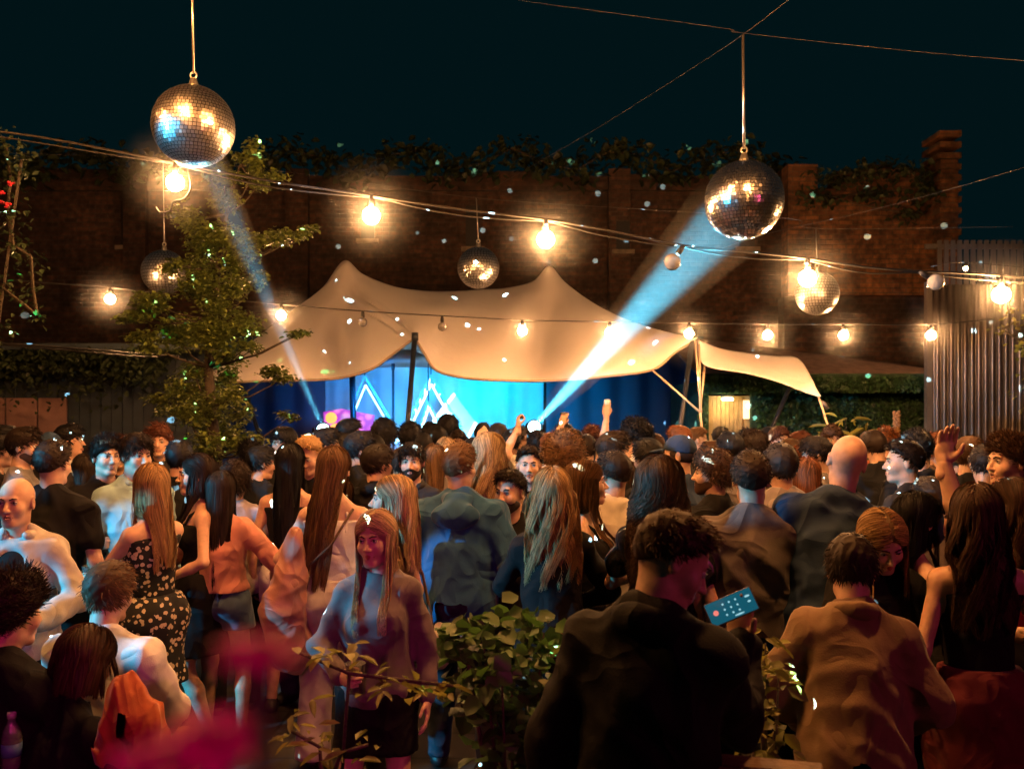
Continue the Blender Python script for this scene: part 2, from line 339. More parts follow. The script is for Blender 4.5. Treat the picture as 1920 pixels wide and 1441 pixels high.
mb = MB(); x0, x1 = wx(1399, GY) - ox, wx(1411, GY) - ox; mb.box(((x0 + x1) / 2, .17, (wz(750, GY) + wz(785, GY)) / 2), (x1 - x0, .02, wz(750, GY) - wz(785, GY)))
mb.build('window', mat('lit window', (.8, .7, .5), .4, emis=(1, .72, .36), es=1.6), sh)
mb = MB(); mb.box(((x0 + x1) / 2, .19, dz / 2), (x1 - x0 + .02, .02, dz)); mb.build('door_frame', M_PLANK, sh)
r_ = np.random.default_rng(8); n = 5200
pw = np.stack([r_.uniform(xa, xb - .1, n), r_.uniform(.0, .1, n), r_.uniform(.9, zf, n)], 1); pw = pw[(pw[:, 0] < dx0 - .05) | (pw[:, 0] > dx1 + .05)]
pf_ = np.stack([r_.uniform(xa - .1, xb, 3000), r_.uniform(-.44, -.4, 3000), r_.uniform(zf, zr, 3000)], 1)
leaf_mesh('ivy_cladding', np.concatenate([pw, pf_]), .055, leaf_mat('shed ivy leaf', (.03, .075, .025)), sh, 2, droop=.8, wide=.7, nrm=np.array([[0, -1, .3]]))
dl = tag(empty('door_lamp', (wx(1362, GY), GY - .06, wz(741, GY) - .02)), 'small yellow bulkhead lamp glowing over the plank door', 'lamp')
mb = MB(); mb.box((0, .02, 0), (.18, .05, .05)); mb.build('housing', M_STEEL, dl, bevel=.01)
mb = MB(); mb.box((0, .0, -.035), (.15, .05, .022)); mb.build('lamp_glass', mat('lamp glass lit', (1, .9, .6), .4, emis=(1, .75, .3), es=160), dl)

# ---------------------------------------------------------------- left: timber shed under ivy
LY = 12.0
ls = tag(empty('timber_shed', (wx(120, LY), LY, 0)), 'long timber outbuilding with faded pink plank doors under dark ivy', 'shed')
ox = wx(120, LY); M_PINK = mat('faded pink timber', (0.30, 0.17, 0.15), 0.8, var=.35, vscale=3, bump=.3); M_NAVY = mat('dark painted timber', (0.03, 0.045, 0.06), 0.7, var=.4, vscale=3, bump=.2)
mb = MB()
for k in range(34):
    x = wx(-260 + k * 20, LY) - ox; wd = 20 / F * LY
    mb.box((x, (k % 2) * .012, wz(662, LY) / 2), (wd - .01, .04, wz(662, LY)))
mb.build('wall', M_NAVY, ls)
for (a, b_) in ((-60, 12), (16, 72), (76, 128)):
    mb = MB(); mb.box(((wx(a, LY) + wx(b_, LY)) / 2 - ox, -.04, wz(746, LY) / 2), (wx(b_, LY) - wx(a, LY), .03, wz(746, LY))); mb.build('door', M_PINK, ls)
mb = MB(); mb.box((wx(80, LY) - ox, -.25, wz(655, LY)), (wx(420, LY) - wx(-260, LY), .7, .08)); mb.build('roof', M_NAVY, ls)
r_ = np.random.default_rng(18); n = 5000
pw = np.stack([r_.uniform(wx(-200, LY), wx(330, LY), n) - ox, r_.uniform(-.62, -.1, n), wz(660, LY) - np.abs(r_.normal(0, .28, n)) * r_.uniform(.3, 1.2, n) + .05], 1)
leaf_mesh('ivy', pw, .075, M_LEAF_D, ls, 4, droop=.6, wide=.7)
# plants climbing the wall top and hanging at the left edge
def ivy(name, label, clumps, Y, seed, m=M_LEAF_D, size=.08, dens=30, depth=.25, cat='climbing plant', flowers=None):
    c0 = P(clumps[0][0], clumps[0][1], Y); e = tag(empty(name, (c0.x, Y, 0)), label, cat)
    k = Y / F; L = [((P(a, b, Y).x - c0.x, 0, P(a, b, Y).z), (rx * k, depth, rz * k)) for a, b, rx, rz in clumps]
    leaf_mesh('foliage', blob_pts(L, dens * 4, seed), size, m, e, seed, droop=.5, wide=.65)
    mb = MB()
    for i in range(len(L) - 1): mb.tube([Vector(L[i][0]), Vector(L[i + 1][0])], .012, 5)
    mb.build('stem', M_BARK, e)
    if flowers:
        rr = random.Random(seed)
        for (a, b) in flowers:
            mb = MB()
            p = P(a, b, Y - depth * .9); p.x -= c0.x; p.y -= Y
            for q in range(5): mb.ball(p + Vector((rr.uniform(-.015, .015), rr.uniform(-.01, .01), rr.uniform(-.015, .015))), .014, 5, (1, 1, .6))
            mb.build('flower', mat('red petal', (.5, .01, .03), .6), e)
    return e
ivy('climbing_plant', 'long curtain of ivy with red flowers trailing at the photo edge', [(10, 270, 50, 40), (20, 330, 45, 50), (15, 400, 45, 50), (25, 460, 30, 50), (58, 480, 14, 40), (62, 540, 12, 40), (70, 590, 9, 40), (5, 540, 22, 60), (-5, 620, 26, 50), (40, 300, 26, 30)], 6.8, 21, size=.05, dens=34, flowers=[(4, 362), (14, 385), (20, 345), (2, 380)])
ivy('climbing_plant', 'dark overgrown ivy crowning the brick building beside its corner pier', [(1560, 330, 60, 26), (1630, 320, 60, 30), (1700, 315, 60, 30), (1735, 350, 30, 50), (1640, 360, 90, 22), (1540, 370, 60, 22), (1700, 400, 30, 22)], 15.3, 22, size=.11, dens=26)
ivy('climbing_plant', 'straggly dark creeper growing along the top of the brick wall', [(x, 300 + 22 * math.sin(x * .031), 75, 34) for x in range(-60, 1500, 60)], 16.75, 23, size=.17, dens=16, depth=.2)
ivy('shrub', 'leafy branch with yellow lit leaves against the corrugated fence', [(1905, 600, 30, 14), (1880, 618, 26, 12), (1915, 640, 22, 14), (1900, 580, 24, 10), (1925, 660, 20, 30), (1935, 740, 24, 80)], 8.6, 24, m=M_LEAF_Y, size=.05, dens=26, cat='shrub')

# ---------------------------------------------------------------- stage
M_BLACK = mat('black stage board', (.02, .02, .022), .5); SY = 15.0
st = tag(empty('stage', (wx(810, SY), SY, 0)), 'low black stage under the tent with a pale backdrop flooded in cyan', 'stage')
ox = wx(810, SY); mb = MB(); mb.box((.5, -.6, .3), (5.6, 2.6, .6)); mb.build('platform', M_BLACK, st, bevel=.01)
xs = np.linspace(wx(596, SY) - ox, wx(1022, SY) - ox, 160); zs = np.linspace(.6, 3.9, 12); G = np.zeros((160, 12, 3)); G[:, :, 0] = xs[:, None]; G[:, :, 2] = zs; G[:, :, 1] = .55 + .03 * np.sin(xs * 9)[:, None] + .015 * np.sin(xs * 23 + 1)[:, None]
grid_mesh('backdrop', G, mat('pale backdrop cloth', (.62, .66, .7), .85, var=.12, vscale=1.5), st, .01)
xs = np.linspace(wx(1022, SY) - ox, wx(1330, SY) - ox, 120); G = np.zeros((120, 12, 3)); G[:, :, 0] = xs[:, None]; G[:, :, 2] = zs - .6; G[:, :, 1] = .5 + .05 * np.sin(xs * 12)[:, None]
grid_mesh('side_curtain', G, mat('navy curtain', (.035, .07, .13), .9), st, .01)
xs = np.linspace(wx(380, SY) - ox, wx(596, SY) - ox, 100); G = np.zeros((100, 12, 3)); G[:, :, 0] = xs[:, None]; G[:, :, 2] = zs - .6; G[:, :, 1] = .5 + .05 * np.sin(xs * 12)[:, None]
grid_mesh('side_curtain', G, MATS['navy curtain'], st, .01)
M_LED = mat('white led tube', (.9, .95, 1), .4, emis=(.6, .92, 1), es=8); M_LEDD = mat('cyan led tube', (.6, .9, 1), .4, emis=(.35, .85, 1), es=6); M_TRUSS = mat('truss alloy', (.7, .72, .75), .35, .7)
def tri(label, pts, Y, led, ladder=True):
    c = P(sum(p[0] for p in pts) / 3, 0, Y); e = tag(empty('triangle_truss', (c.x, Y, 0)), label, 'stage light', 'triangular light trusses on the stage')
    q = [P(a, b, Y) - Vector((c.x, Y, 0)) for a, b in pts]; cc = (q[0] + q[1] + q[2]) / 3; mb = MB(); m2 = MB()
    for i in range(3):
        a, b = q[i], q[(i + 1) % 3]; mb.bar(a, b, .03); ai, bi = cc.lerp(a, .8), cc.lerp(b, .8); m2.bar(ai, bi, .022)
        if ladder:
            n_ = 7
            for k in range(n_): m2.bar(a.lerp(b, (k + .2) / n_), ai.lerp(bi, (k + .6) / n_), .012)
    mb.build('truss', M_TRUSS, e); m2.build('led_tube', led, e)
    mb = MB(); mb.tube([q[0], q[0] + Vector((0, 0, 1.1))], .012, 6); mb.build('hanging_wire', M_BLACK, e)
tri('tall triangular truss outlined in dim cyan beside the inner tent pole', [(684, 704), (628, 838), (762, 838)], 14.4, M_LEDD, False)
tri('tall triangular ladder truss outlined in bright white near the dark front pole', [(808, 702), (742, 838), (884, 838)], 14.2, M_LED)
tri('small bright triangle truss inside the larger white one on stage', [(803, 752), (775, 838), (846, 838)], 14.0, M_LED)
e = tag(empty('reflector_board', (P(848, 0, 14.5).x, 14.5, 0)), 'tilted square white reflector panel beside the bright triangular truss', 'panel')
q = [P(a, b, 14.5) - Vector((e.location.x, 14.5, 0)) for a, b in ((852, 738), (893, 792), (862, 850), (812, 790))]
mb = MB(); mb.add(list(q) + [v + Vector((0, .04, 0)) for v in q], [(0, 1, 2, 3), (7, 6, 5, 4), (0, 4, 5, 1), (1, 5, 6, 2), (2, 6, 7, 3), (3, 7, 4, 0)]); mb.build('panel_board', mat('white board', (.8, .82, .85), .6), e)
mb = MB(); mb.bar(q[0], q[3], .035); mb.bar(q[1], q[2], .035); mb.build('led_tube', M_LED, e)
e = tag(empty('video_screen', (P(660, 0, 14.1).x, 14.1, 0)), 'magenta glowing stage screen with orange discs low beside the inner pole', 'screen')
q = [P(a, b, 14.1) - Vector((e.location.x, 14.1, 0)) for a, b in ((606, 772), (640, 766), (702, 778), (690, 850), (612, 850))]
mb = MB(); mb.add(list(q) + [v + Vector((0, .05, 0)) for v in q], [(0, 1, 2, 3, 4), (9, 8, 7, 6, 5)] + [(i, i + 5, (i + 1) % 5 + 5, (i + 1) % 5) for i in range(5)])
def pink_screen():
    m, nt, b = node_mat('magenta screen'); b.inputs['Base Color'].default_value = (.02, .01, .02, 1); tc = nt.nodes.new('ShaderNodeTexCoord'); v = nt.nodes.new('ShaderNodeTexVoronoi'); v.inputs['Scale'].default_value = 9; nt.links.new(tc.outputs['Object'], v.inputs['Vector'])
    cr = nt.nodes.new('ShaderNodeValToRGB'); cr.color_ramp.elements[0].color = (1, .25, .6, 1); cr.color_ramp.elements[1].color = (.35, .02, .4, 1); cr.color_ramp.elements[1].position = .7
    nt.links.new(v.outputs['Distance'], cr.inputs[0]); nt.links.new(cr.outputs[0], b.inputs['Emission Color']); b.inputs['Emission Strength'].default_value = 1.6; return m
mb.build('display', pink_screen(), e)
mb = MB()
for (a, b, r) in ((621, 783, .09), (630, 806, .11), (618, 824, .1)): mb.lathe([(.001, -.01), (r, -.01), (r, .01), (.001, .01)], P(a, b, 14.07) - Vector((e.location.x, 14.1, 0)), 20, Matrix.Rotation(PI / 2, 3, 'X'))
mb.build('orange_disc', mat('orange disc lit', (1, .4, .05), .5, emis=(1, .25, .02), es=2.2), e)
dj = tag(empty('dj_booth', (P(820, 0, 14.6).x, 14.6, .6)), 'black table with mixer standing on stage between the triangle trusses', 'table')
mb = MB(); mb.box((0, 0, .35), (1.6, .6, .7)); mb.build('table_body', M_BLACK, dj, bevel=.01)
mb = MB(); mb.box((-.35, 0, .95), (.35, .35, .09)); mb.box((.35, 0, .95), (.35, .35, .09)); mb.box((0, 0, .96), (.28, .36, .1)); mb.build('mixer', M_STEEL, dj, bevel=.01)
def head_lamp(px, py, Y, label, target):
    p = P(px, py, Y); e = tag(empty('moving_head_light', p), label, 'stage light'); d = (Vector(target) - p).normalized(); q = Vector((0, 0, 1)).rotation_difference(d).to_matrix()
    mb = MB(); mb.lathe([(.001, -.16), (.1, -.15), (.12, -.05), (.11, .1), (.095, .1), (.09, .06), (.001, .06)], (0, 0, 0), 20, q); mb.build('lamp_head', M_BLACK, e, True)
    mb = MB(); mb.lathe([(.001, .07), (.085, .07), (.085, .08), (.001, .08)], (0, 0, 0), 20, q); mb.build('lens', mat('cyan lens lit', (1, 1, 1), .3, emis=(.5, .95, 1), es=30), e)
    mb = MB(); mb.box((0, 0, -.26), (.3, .2, .08)); mb.box((-.145, 0, -.1), (.03, .08, .3)); mb.box((.145, 0, -.1), (.03, .08, .3)); mb.build('yoke', M_BLACK, e, bevel=.01)
head_lamp(607, 808, 12.75, 'cyan beam light beside the magenta screen aimed at the larger mirror ball', BALL_L)
head_lamp(1000, 802, 12.75, 'cyan beam light at the end of the backdrop with the strongest beam', BALL_R)
# stage washes: cyan and blue floods of the stage rig
spot('stage_flood', (ox - .7, 12.75, 2.3), (ox - .7, 15.6, 1.7), 420, (0.0, .30, 1.0), 110, 1, .15)
spot('stage_flood', (ox + .9, 12.75, 2.3), (ox + 1.1, 15.6, 1.7), 850, (0.0, .55, 1.0), 100, 1, .15)
spot('stage_flood', (wx(840, 14.8), 13.6, .75), (wx(805, 15), 15.6, 2.0), 800, (.35, .85, 1.0), 60, 1, .1)
spot('stage_flood', (wx(1180, 12), 13.0, 3.2), (wx(1180, 15), 15.6, .9), 60, (.03, .25, .8), 110, 1, .15)

# ---------------------------------------------------------------- stretch tent
def tent_mat():
    m, nt, b = node_mat('stretch fabric'); b.inputs['Base Color'].default_value = (.66, .61, .60, 1); b.inputs['Roughness'].default_value = .75; b.inputs['Sheen Weight'].default_value = .2
    tc = nt.nodes.new('ShaderNodeTexCoord'); n = nt.nodes.new('ShaderNodeTexNoise'); n.inputs['Scale'].default_value = 1.4; n.inputs['Detail'].default_value = 5; nt.links.new(tc.outputs['Object'], n.inputs['Vector'])
    bp = nt.nodes.new('ShaderNodeBump'); bp.inputs['Strength'].default_value = .5; bp.inputs['Distance'].default_value = .06; nt.links.new(n.outputs['Fac'], bp.inputs['Height']); nt.links.new(bp.outputs[0], b.inputs['Normal'])
    tr = nt.nodes.new('ShaderNodeBsdfTranslucent'); tr.inputs[0].default_value = (.5, .38, .26, 1); ms = nt.nodes.new('ShaderNodeMixShader'); ms.inputs[0].default_value = .04
    nt.links.new(b.outputs[0], ms.inputs[1]); nt.links.new(tr.outputs[0], ms.inputs[2]); nt.links.new(ms.outputs[0], nt.nodes['Material Output'].inputs[0]); return m
M_TENT = tent_mat()
tent = tag(empty('stretch_tent', (0, 11, 0)), 'large pale stretch tent with two peaks sheltering the stage', 'tent')
TO = Vector((0, 11, 0))
B_ = [(398, 714, 11.6), (440, 716, 11.4), (520, 713, 11.2), (600, 712, 11.05), (650, 706, 11), (700, 690, 11), (745, 658, 11), (776, 638, 11), (795, 662, 11), (818, 694, 11), (870, 708, 10.95), (940, 713, 10.9), (1010, 714, 10.9), (1080, 711, 10.9), (1150, 704, 10.9), (1224, 693, 10.9), (1265, 662, 11), (1303, 636, 11)]
T_ = [(402, 690, 12.6), (462, 648, 12.9), (540, 588, 13.2), (604, 540, 13.4), (645, 489, 13.4), (680, 514, 13.4), (735, 536, 13.5), (790, 545, 13.5), (850, 546, 13.5), (900, 543, 13.5), (950, 540, 13.5), (1000, 527, 13.5), (1030, 499, 13.4), (1060, 530, 13.3), (1112, 568, 12.9), (1172, 598, 12.4), (1240, 620, 11.8), (1303, 634, 11.15)]
NU = 260; Bp = crv([P(*b) for b in B_], NU); Tp = crv([P(*b) for b in T_], NU); uu = np.linspace(0, 17, NU)
pk = np.exp(-((uu - 4) / .8) ** 2) + np.exp(-((uu - 12) / .8) ** 2)
rows = []; NV = 40
for v in np.linspace(0, 1, NV):
    g = v ** (0.9 + 0.9 * pk); q = Bp + (Tp - Bp) * v; q[:, 2] = Bp[:, 2] + (Tp[:, 2] - Bp[:, 2]) * g
    q[:, 1] -= .16 * np.sin(PI * v) * (1 - pk) * (1 - np.exp(-((uu - 7) / .9) ** 2))
    fold = np.exp(-((uu - (6.9 - v * 2.9)) / .35) ** 2) * math.sin(PI * min(1, v * 1.15)) * (v < .87)
    q[:, 1] += .07 * np.sin((uu - (6.9 - v * 2.9)) * 17) * fold; q[:, 2] += .05 * np.sin((uu - (6.9 - v * 2.9)) * 17 + 1) * fold
    rows.append(q)
bk = Tp.copy(); bk[:, 1] = 14.6; bk[:, 2] = Tp[:, 2] * .55 + .9 * 1.6
for v in np.linspace(0.08, 1, 14): q = Tp + (bk - Tp) * v; q[:, 2] = Tp[:, 2] + (bk[:, 2] - Tp[:, 2]) * v ** .7; rows.append(q)
G = np.stack(rows, 1) - np.array(TO); grid_mesh('canopy', G, M_TENT, tent, .006)
mb = MB(); mb.tube([Vector(p) - TO for p in Bp[::3]], .016, 6); mb.build('hem', mat('hem webbing', (.3, .24, .18), .8), tent, True)
B2 = [(1309, 640, 11), (1321, 684, 11), (1400, 700, 10.9), (1460, 716, 10.8), (1500, 732, 10.6), (1535, 744, 10.4)]; T2 = [(1310, 638, 11.02), (1350, 653, 11.5), (1400, 661, 11.8), (1450, 667, 11.8), (1499, 674, 11.6), (1537, 742, 10.42)]
Bq = crv([P(*b) for b in B2], 60); Tq = crv([P(*b) for b in T2], 60); G = np.stack([Bq + (Tq - Bq) * v + np.array([0, -.06, .0]) * math.sin(PI * v) for v in np.linspace(0, 1, 14)], 1) - np.array(TO); grid_mesh('side_wing', G, M_TENT, tent, .006)
# inner lining seen under the lifted front edge
lin = np.stack([crv([P(610, 700, 12.4), P(700, 672, 12.4), P(760, 655, 12), P(800, 668, 12.2), P(870, 700, 12.4), P(1010, 712, 12.4)], 40), crv([P(610, 700, 14.8), P(700, 690, 14.8), P(780, 688, 14.8), P(850, 692, 14.8), P(930, 705, 14.8), P(1010, 715, 14.8)], 40)], 1) - np.array(TO); grid_mesh('inner_lining', lin, mat('lining cloth', (.5, .5, .5), .8), tent, .006)
M_POLE = mat('black tent pole', (.02, .025, .035), .35, .3); M_ROPE = mat('pale rope', (.55, .40, .28), .9)
def ground_pt(px, Y): p = P(px, 0, Y); p.z = 0; return p
for a, b, r in (((778, 634, 10.98), (742, 1011), .032), ((660, 690, 13), (668, 1000), .045), ((1300, 630, 11.0), (1238, 1010), .034), ((465, 757, 12.4), (560, 1010), .03), ((1493, 706, 11.3), (1330, 1000), .028), ((737, 690, 13.6), (738, 1000), .02), ((1022, 712, 13.5), (1020, 1000), .02)):
    mb = MB(); A = P(*a) - TO; Bb = ground_pt(b[0], a[2]) - TO
    mb.tube([A + Vector((0, 0, .05)), Bb], r, 10); mb.tube([A + Vector((0, 0, .07)), A + Vector((0, 0, -.03))], r * 1.35, 10); mb.build('tent_pole', M_POLE, tent, True)
j = P(1313, 773, 10.2) - TO
for pts in ([P(1224, 694, 10.9) - TO, j], [P(1311, 644, 11) - TO, j], [P(1321, 686, 11) - TO, j], [P(1303, 634, 11) - TO, j + Vector((.01, 0, 0))], [j, ground_pt(1345, 10.0) - TO], [P(1535, 744, 10.4) - TO, ground_pt(1660, 9.4) - TO]):
    mb = MB(); mb.tube(pts, .013, 6); mb.build('guy_rope', M_ROPE, tent, True)
mb = MB(); a = P(1541, 752, 10.38) - TO; b = P(1552, 766, 10.35) - TO; mb.tube([a, a.lerp(b, .3), b], [.012, .03, .02], 8); mb.build('ratchet_buckle', M_STEEL, tent, True)

# ---------------------------------------------------------------- mirror balls, cables and festoon lights
def mirror_mat(name, tint):
    m, nt, b = node_mat(name); b.inputs['Metallic'].default_value = 1; b.inputs['Roughness'].default_value = .24; b.inputs['Base Color'].default_value = (*tint, 1)
    return m
M_MIRROR = mirror_mat('mirror tile', (.86, .87, .9)); M_GROUT = mat('ball core', (.03, .03, .03), .5); M_CABLE = mat('black cable', (.03, .028, .028), .5); M_CHROME = mat('chrome rod', (.6, .58, .55), .3, .9)
M_MIRROR_H = mirror_mat('hazy mirror tile', (.86, .84, .84)); M_MIRROR_H.node_tree.nodes['Principled BSDF'].inputs['Roughness'].default_value = .32
def mirror_ball(c, r, rows, label, rod_top, rodr=.008, seed=1):
    e = tag(empty('mirror_ball', c), label, 'mirror ball'); rr = random.Random(seed); V = []; Fq = []
    for i in range(rows):
        la0 = -PI / 2 + PI * i / rows; la1 = la0 + PI / rows; lm = (la0 + la1) / 2; n = max(4, int(round(2 * rows * math.cos(lm)))); off = rr.uniform(0, 1)
        for k in range(n):
            lo0 = 2 * PI * (k + off) / n; lo1 = lo0 + 2 * PI / n; cm = (lo0 + lo1) / 2; nr = Vector((math.cos(lm) * math.cos(cm), math.cos(lm) * math.sin(cm), math.sin(lm)))
            t1 = Vector((-math.sin(cm), math.cos(cm), 0)); t2 = nr.cross(t1); n2 = (nr + t1 * rr.gauss(0, .045) + t2 * rr.gauss(0, .045)).normalized()
            t1 = (t1 - n2 * t1.dot(n2)).normalized(); t2 = n2.cross(t1); h = PI / rows * r * .5 * .85; wd = 2 * PI * math.cos(lm) / n * r * .5 * .85; b = len(V); p = nr * r
            V += [p - t1 * wd - t2 * h, p + t1 * wd - t2 * h, p + t1 * wd + t2 * h, p - t1 * wd + t2 * h]; Fq.append((b, b + 1, b + 2, b + 3))
    np_mesh('mirror_tiles', [tuple(v) for v in V], Fq, M_MIRROR if seed == 2 else M_MIRROR_H, e, False)
    mb = MB(); mb.ball((0, 0, 0), r * .985, 20); mb.build('ball_core', M_GROUT, e, True)
    mb = MB(); mb.lathe([(.001, r + .05), (.02, r + .045), (.03, r + .01), (.035, r - .01), (.001, r - .012)], (0, 0, 0), 14); mb.lathe([(.02 + .006 * math.cos(t), .006 * math.sin(t)) for t in np.linspace(0, 2 * PI, 9)[:-1]], (0, 0, r + .07), 14, Matrix.Rotation(PI / 2, 3, 'X'), True); mb.build('hanger_cap', M_CHROME, e, True)
    top = Vector(rod_top) - Vector(c); mb = MB(); mb.tube([(0, 0, r + .08), top], rodr, 8); mb.build('hanging_rod', M_CHROME, e, True)
    return e
mirror_ball(BALL_L, 75 / F * 5.55, 34, 'larger mirror ball glowing warm just above a lit bulb', P(357, -200, 5.55), .007, 1)
mirror_ball(BALL_R, 73 / F * 5.7, 34, 'larger mirror ball with cyan lit rim above the strongest beam', P(1393, 66, 5.7), .009, 2)
mirror_ball(P(308, 510, 10.4), 41 / F * 10.4, 22, 'small mirror ball hanging among the tree leaves', P(306, 300, 10.4), .005, 3)
mirror_ball(P(897, 502, 10.6), 39 / F * 10.6, 22, 'small mirror ball hanging between the two tent peaks', P(893, 372, 10.6), .005, 4)
mirror_ball(P(1532, 550, 9.6), 40 / F * 9.6, 22, 'small mirror ball hanging right below a bright festoon bulb', P(1530, 430, 9.6), .005, 5)
def wire(name, label, pts, r=.006, n=60, cat='cable'):
    p = crv([P(*q) for q in pts], n); c = Vector(p[0]); e = MB(); e.tube([Vector(v) - c for v in p], r, 6); o = e.build(name, M_CABLE if r > .004 else mat('dull steel wire', (.12, .11, .11), .5, .8), None, True); o.location = c
    return tag(o, label, cat)
wire('support_wire', 'thin steel wire climbing past the top of the chrome ball rod', [(925, 352, 12), (1100, 252, 9), (1290, 133, 7), (1393, 65, 5.7), (1485, -5, 5.2), (1600, -90, 5)], .0018)
wire('support_wire', 'thin steel wire crossing the dark sky level with the rod top', [(900, -10, 6.4), (1040, 10, 6.2), (1350, 52, 5.8), (1393, 62, 5.7), (1700, 95, 5.4), (2000, 120, 5)], .0012)
wire('support_wire', 'thin wire slanting from the corner pier down towards the cyan rimmed ball', [(2000, 290, 6), (1780, 355, 7.5), (1600, 402, 9), (1440, 438, 10.5), (1340, 470, 12)], .002)
wire('support_wire', 'faint wire carrying the small mirror ball between the tent peaks', [(600, 330, 11), (893, 371, 10.6), (1200, 392, 10.6), (1480, 410, 9.9), (1530, 428, 9.6), (1900, 425, 9)], .002)
wire('support_wire', 'faint wire holding the small mirror ball in the tree', [(-60, 285, 10.4), (306, 299, 10.4), (600, 330, 11)], .002)
wire('cable', 'slack dark cable running along the ivy covered shed roof', [(-60, 640, 9.4), (100, 650, 9.4), (250, 662, 9.2), (335, 668, 9)], .011)
wire('cable', 'second slack cable dipping just under the other along the shed roof', [(-60, 642, 9.4), (120, 656, 9.4), (260, 668, 9.2), (335, 669, 9)], .008)
M_BULB = mat('lit warm globe bulb', (1, .8, .5), .4, emis=(1.0, .46, .16), es=800)
M_BULB2 = mat('lit warm small bulb', (1, .8, .5), .4, emis=(1.0, .46, .17), es=760)
M_GLASS = mat('clear bulb glass', (.9, .85, .8), .1, trans=.7)
def bulb_mesh(r, lit):
    mb = MB(); prof = [(.001, -r)] + [(r * math.sin(t), -r * math.cos(t)) for t in np.linspace(.3, 2.35, 7)] + [(r * .3, r * .95), (.001, r * 1.0)]
    mb.lathe([(a, z - r * 1.75) for a, z in prof], (0, 0, 0), 14); return mb
def festoon(label, path, bulbs, r, Y0, mlit, group=None, strands=2, cr=.009, hang=0):
    p0 = P(*path[0]); e = tag(empty('festoon_lights', p0), label, 'string lights')
    cc = crv([P(*q) for q in path], 160); mb = MB(); mb.tube([Vector(v) - p0 for v in cc], cr, 6)
    if strands > 1:
        s = np.linspace(0, 1, 160); c2 = cc.copy(); c2[:, 2] -= .035 * np.abs(np.sin(s * PI * 7)) + .004; c2[:, 1] += .02; mb.tube([Vector(v) - p0 for v in c2], cr * .7, 6)
    mb.build('cable', M_CABLE, e, True)
    for (px, lit, tilt) in bulbs:
        i = int(np.argmin(np.abs(cc[:, 0] / cc[:, 1] * F + CX - px))); c = Vector(cc[i]); Mt = Matrix.Rotation(tilt, 3, 'Y')
        mb = MB(); mb.tube([Vector((0, 0, .0)), Vector((0, 0, -.03)), Vector((0, 0, -.05 - r * .4))], [.014, .02, .021], 10); so = mb.build('bulb_socket', M_CABLE, e, True); so.location = c - p0; so.rotation_euler = (0, tilt, 0)
        bo = bulb_mesh(r, lit).build('bulb', mlit if lit else M_GLASS, e, True); bo.location = c - p0 + Mt @ Vector((0, 0, -.035)); bo.rotation_euler = (0, tilt, 0)
    return e
festoon('upper string of large warm globe bulbs passing below the larger mirror balls', [(-80, 238, 6.4), (80, 258, 6.4), (323, 304, 6.4), (500, 338, 6.4), (703, 368, 6.4), (860, 392, 6.4), (1025, 412, 6.4), (1140, 432, 6.4), (1280, 460, 6.4), (1400, 472, 6.4), (1510, 484, 6.4), (1620, 500, 6.4), (1715, 508, 6.4), (1873, 516, 6.6), (2000, 530, 6.8)],
        [(323, 1, 0), (703, 1, 0), (1025, 1, 0), (1280, 0, .6), (1510, 1, 0), (1722, 0, -1.0), (1873, 1, 0)], .062, 6.4, M_BULB)
festoon('lower string of smaller warm bulbs stretched across the front of the tent', [(-60, 520, 9.6), (160, 535, 9.6), (213, 540, 9.6), (523, 570, 9.7), (680, 583, 9.8), (832, 592, 9.9), (985, 600, 10), (1140, 603, 10), (1292, 605, 10), (1442, 608, 10), (1587, 608, 10), (1743, 608, 10), (1860, 598, 10.4)],
        [(213, 1, 0), (523, 1, 0), (680, 0, 0), (832, 0, 0), (985, 1, 0), (1140, 1, 0), (1292, 1, 0), (1442, 1, 0), (1587, 1, 0), (1743, 1, 0)], .05, 10, M_BULB2, strands=1, cr=.007)
festoon('short string with one small bare bulb in front of the steel pales', [(1745, 500, 12), (1811, 492, 12), (1990, 508, 12)], [(1811, 1, 0)], .026, 12, M_BULB2, strands=1, cr=.005)
wire('cable', 'curly cable end dangling beneath the first big globe bulb', [(352, 318, 6.38), (358, 350, 6.38), (345, 372, 6.38), (325, 378, 6.38), (318, 395, 6.38), (300, 398, 6.38), (292, 388, 6.38)], .007, 40)
# reflected beam light: points of light thrown out by the two lit mirror balls
def ball_sparkle(name, loc, energy, col, scale, thr, seed):
    l = bpy.data.lights.new(name, 'POINT'); l.energy = energy; l.color = col; l.shadow_soft_size = 0; l.use_nodes = True; nt = l.node_tree; em = nt.nodes['Emission']
    tc = nt.nodes.new('ShaderNodeTexCoord'); mp = nt.nodes.new('ShaderNodeMapping'); mp.inputs['Location'].default_value = (seed, seed * .7, 0); mp.inputs['Scale'].default_value = (scale,) * 3
    v = nt.nodes.new('ShaderNodeTexVoronoi'); v.inputs['Scale'].default_value = 1; nt.links.new(tc.outputs['Normal'], mp.inputs[0]); nt.links.new(mp.outputs[0], v.inputs['Vector'])
    lt = nt.nodes.new('ShaderNodeMath'); lt.operation = 'LESS_THAN'; lt.inputs[1].default_value = thr; nt.links.new(v.outputs['Distance'], lt.inputs[0]); nt.links.new(lt.outputs[0], em.inputs['Strength'])
    o = bpy.data.objects.new(name, l); COL.objects.link(o); o.location = loc; return o
ball_sparkle('mirror_sparkle', BALL_L + Vector((0, 0, -.27)), 42000, (.5, .9, 1), 19, .09, 3.1)
ball_sparkle('mirror_sparkle', BALL_R + Vector((0, 0, -.27)), 42000, (.5, .9, 1), 19, .09, 8.7)
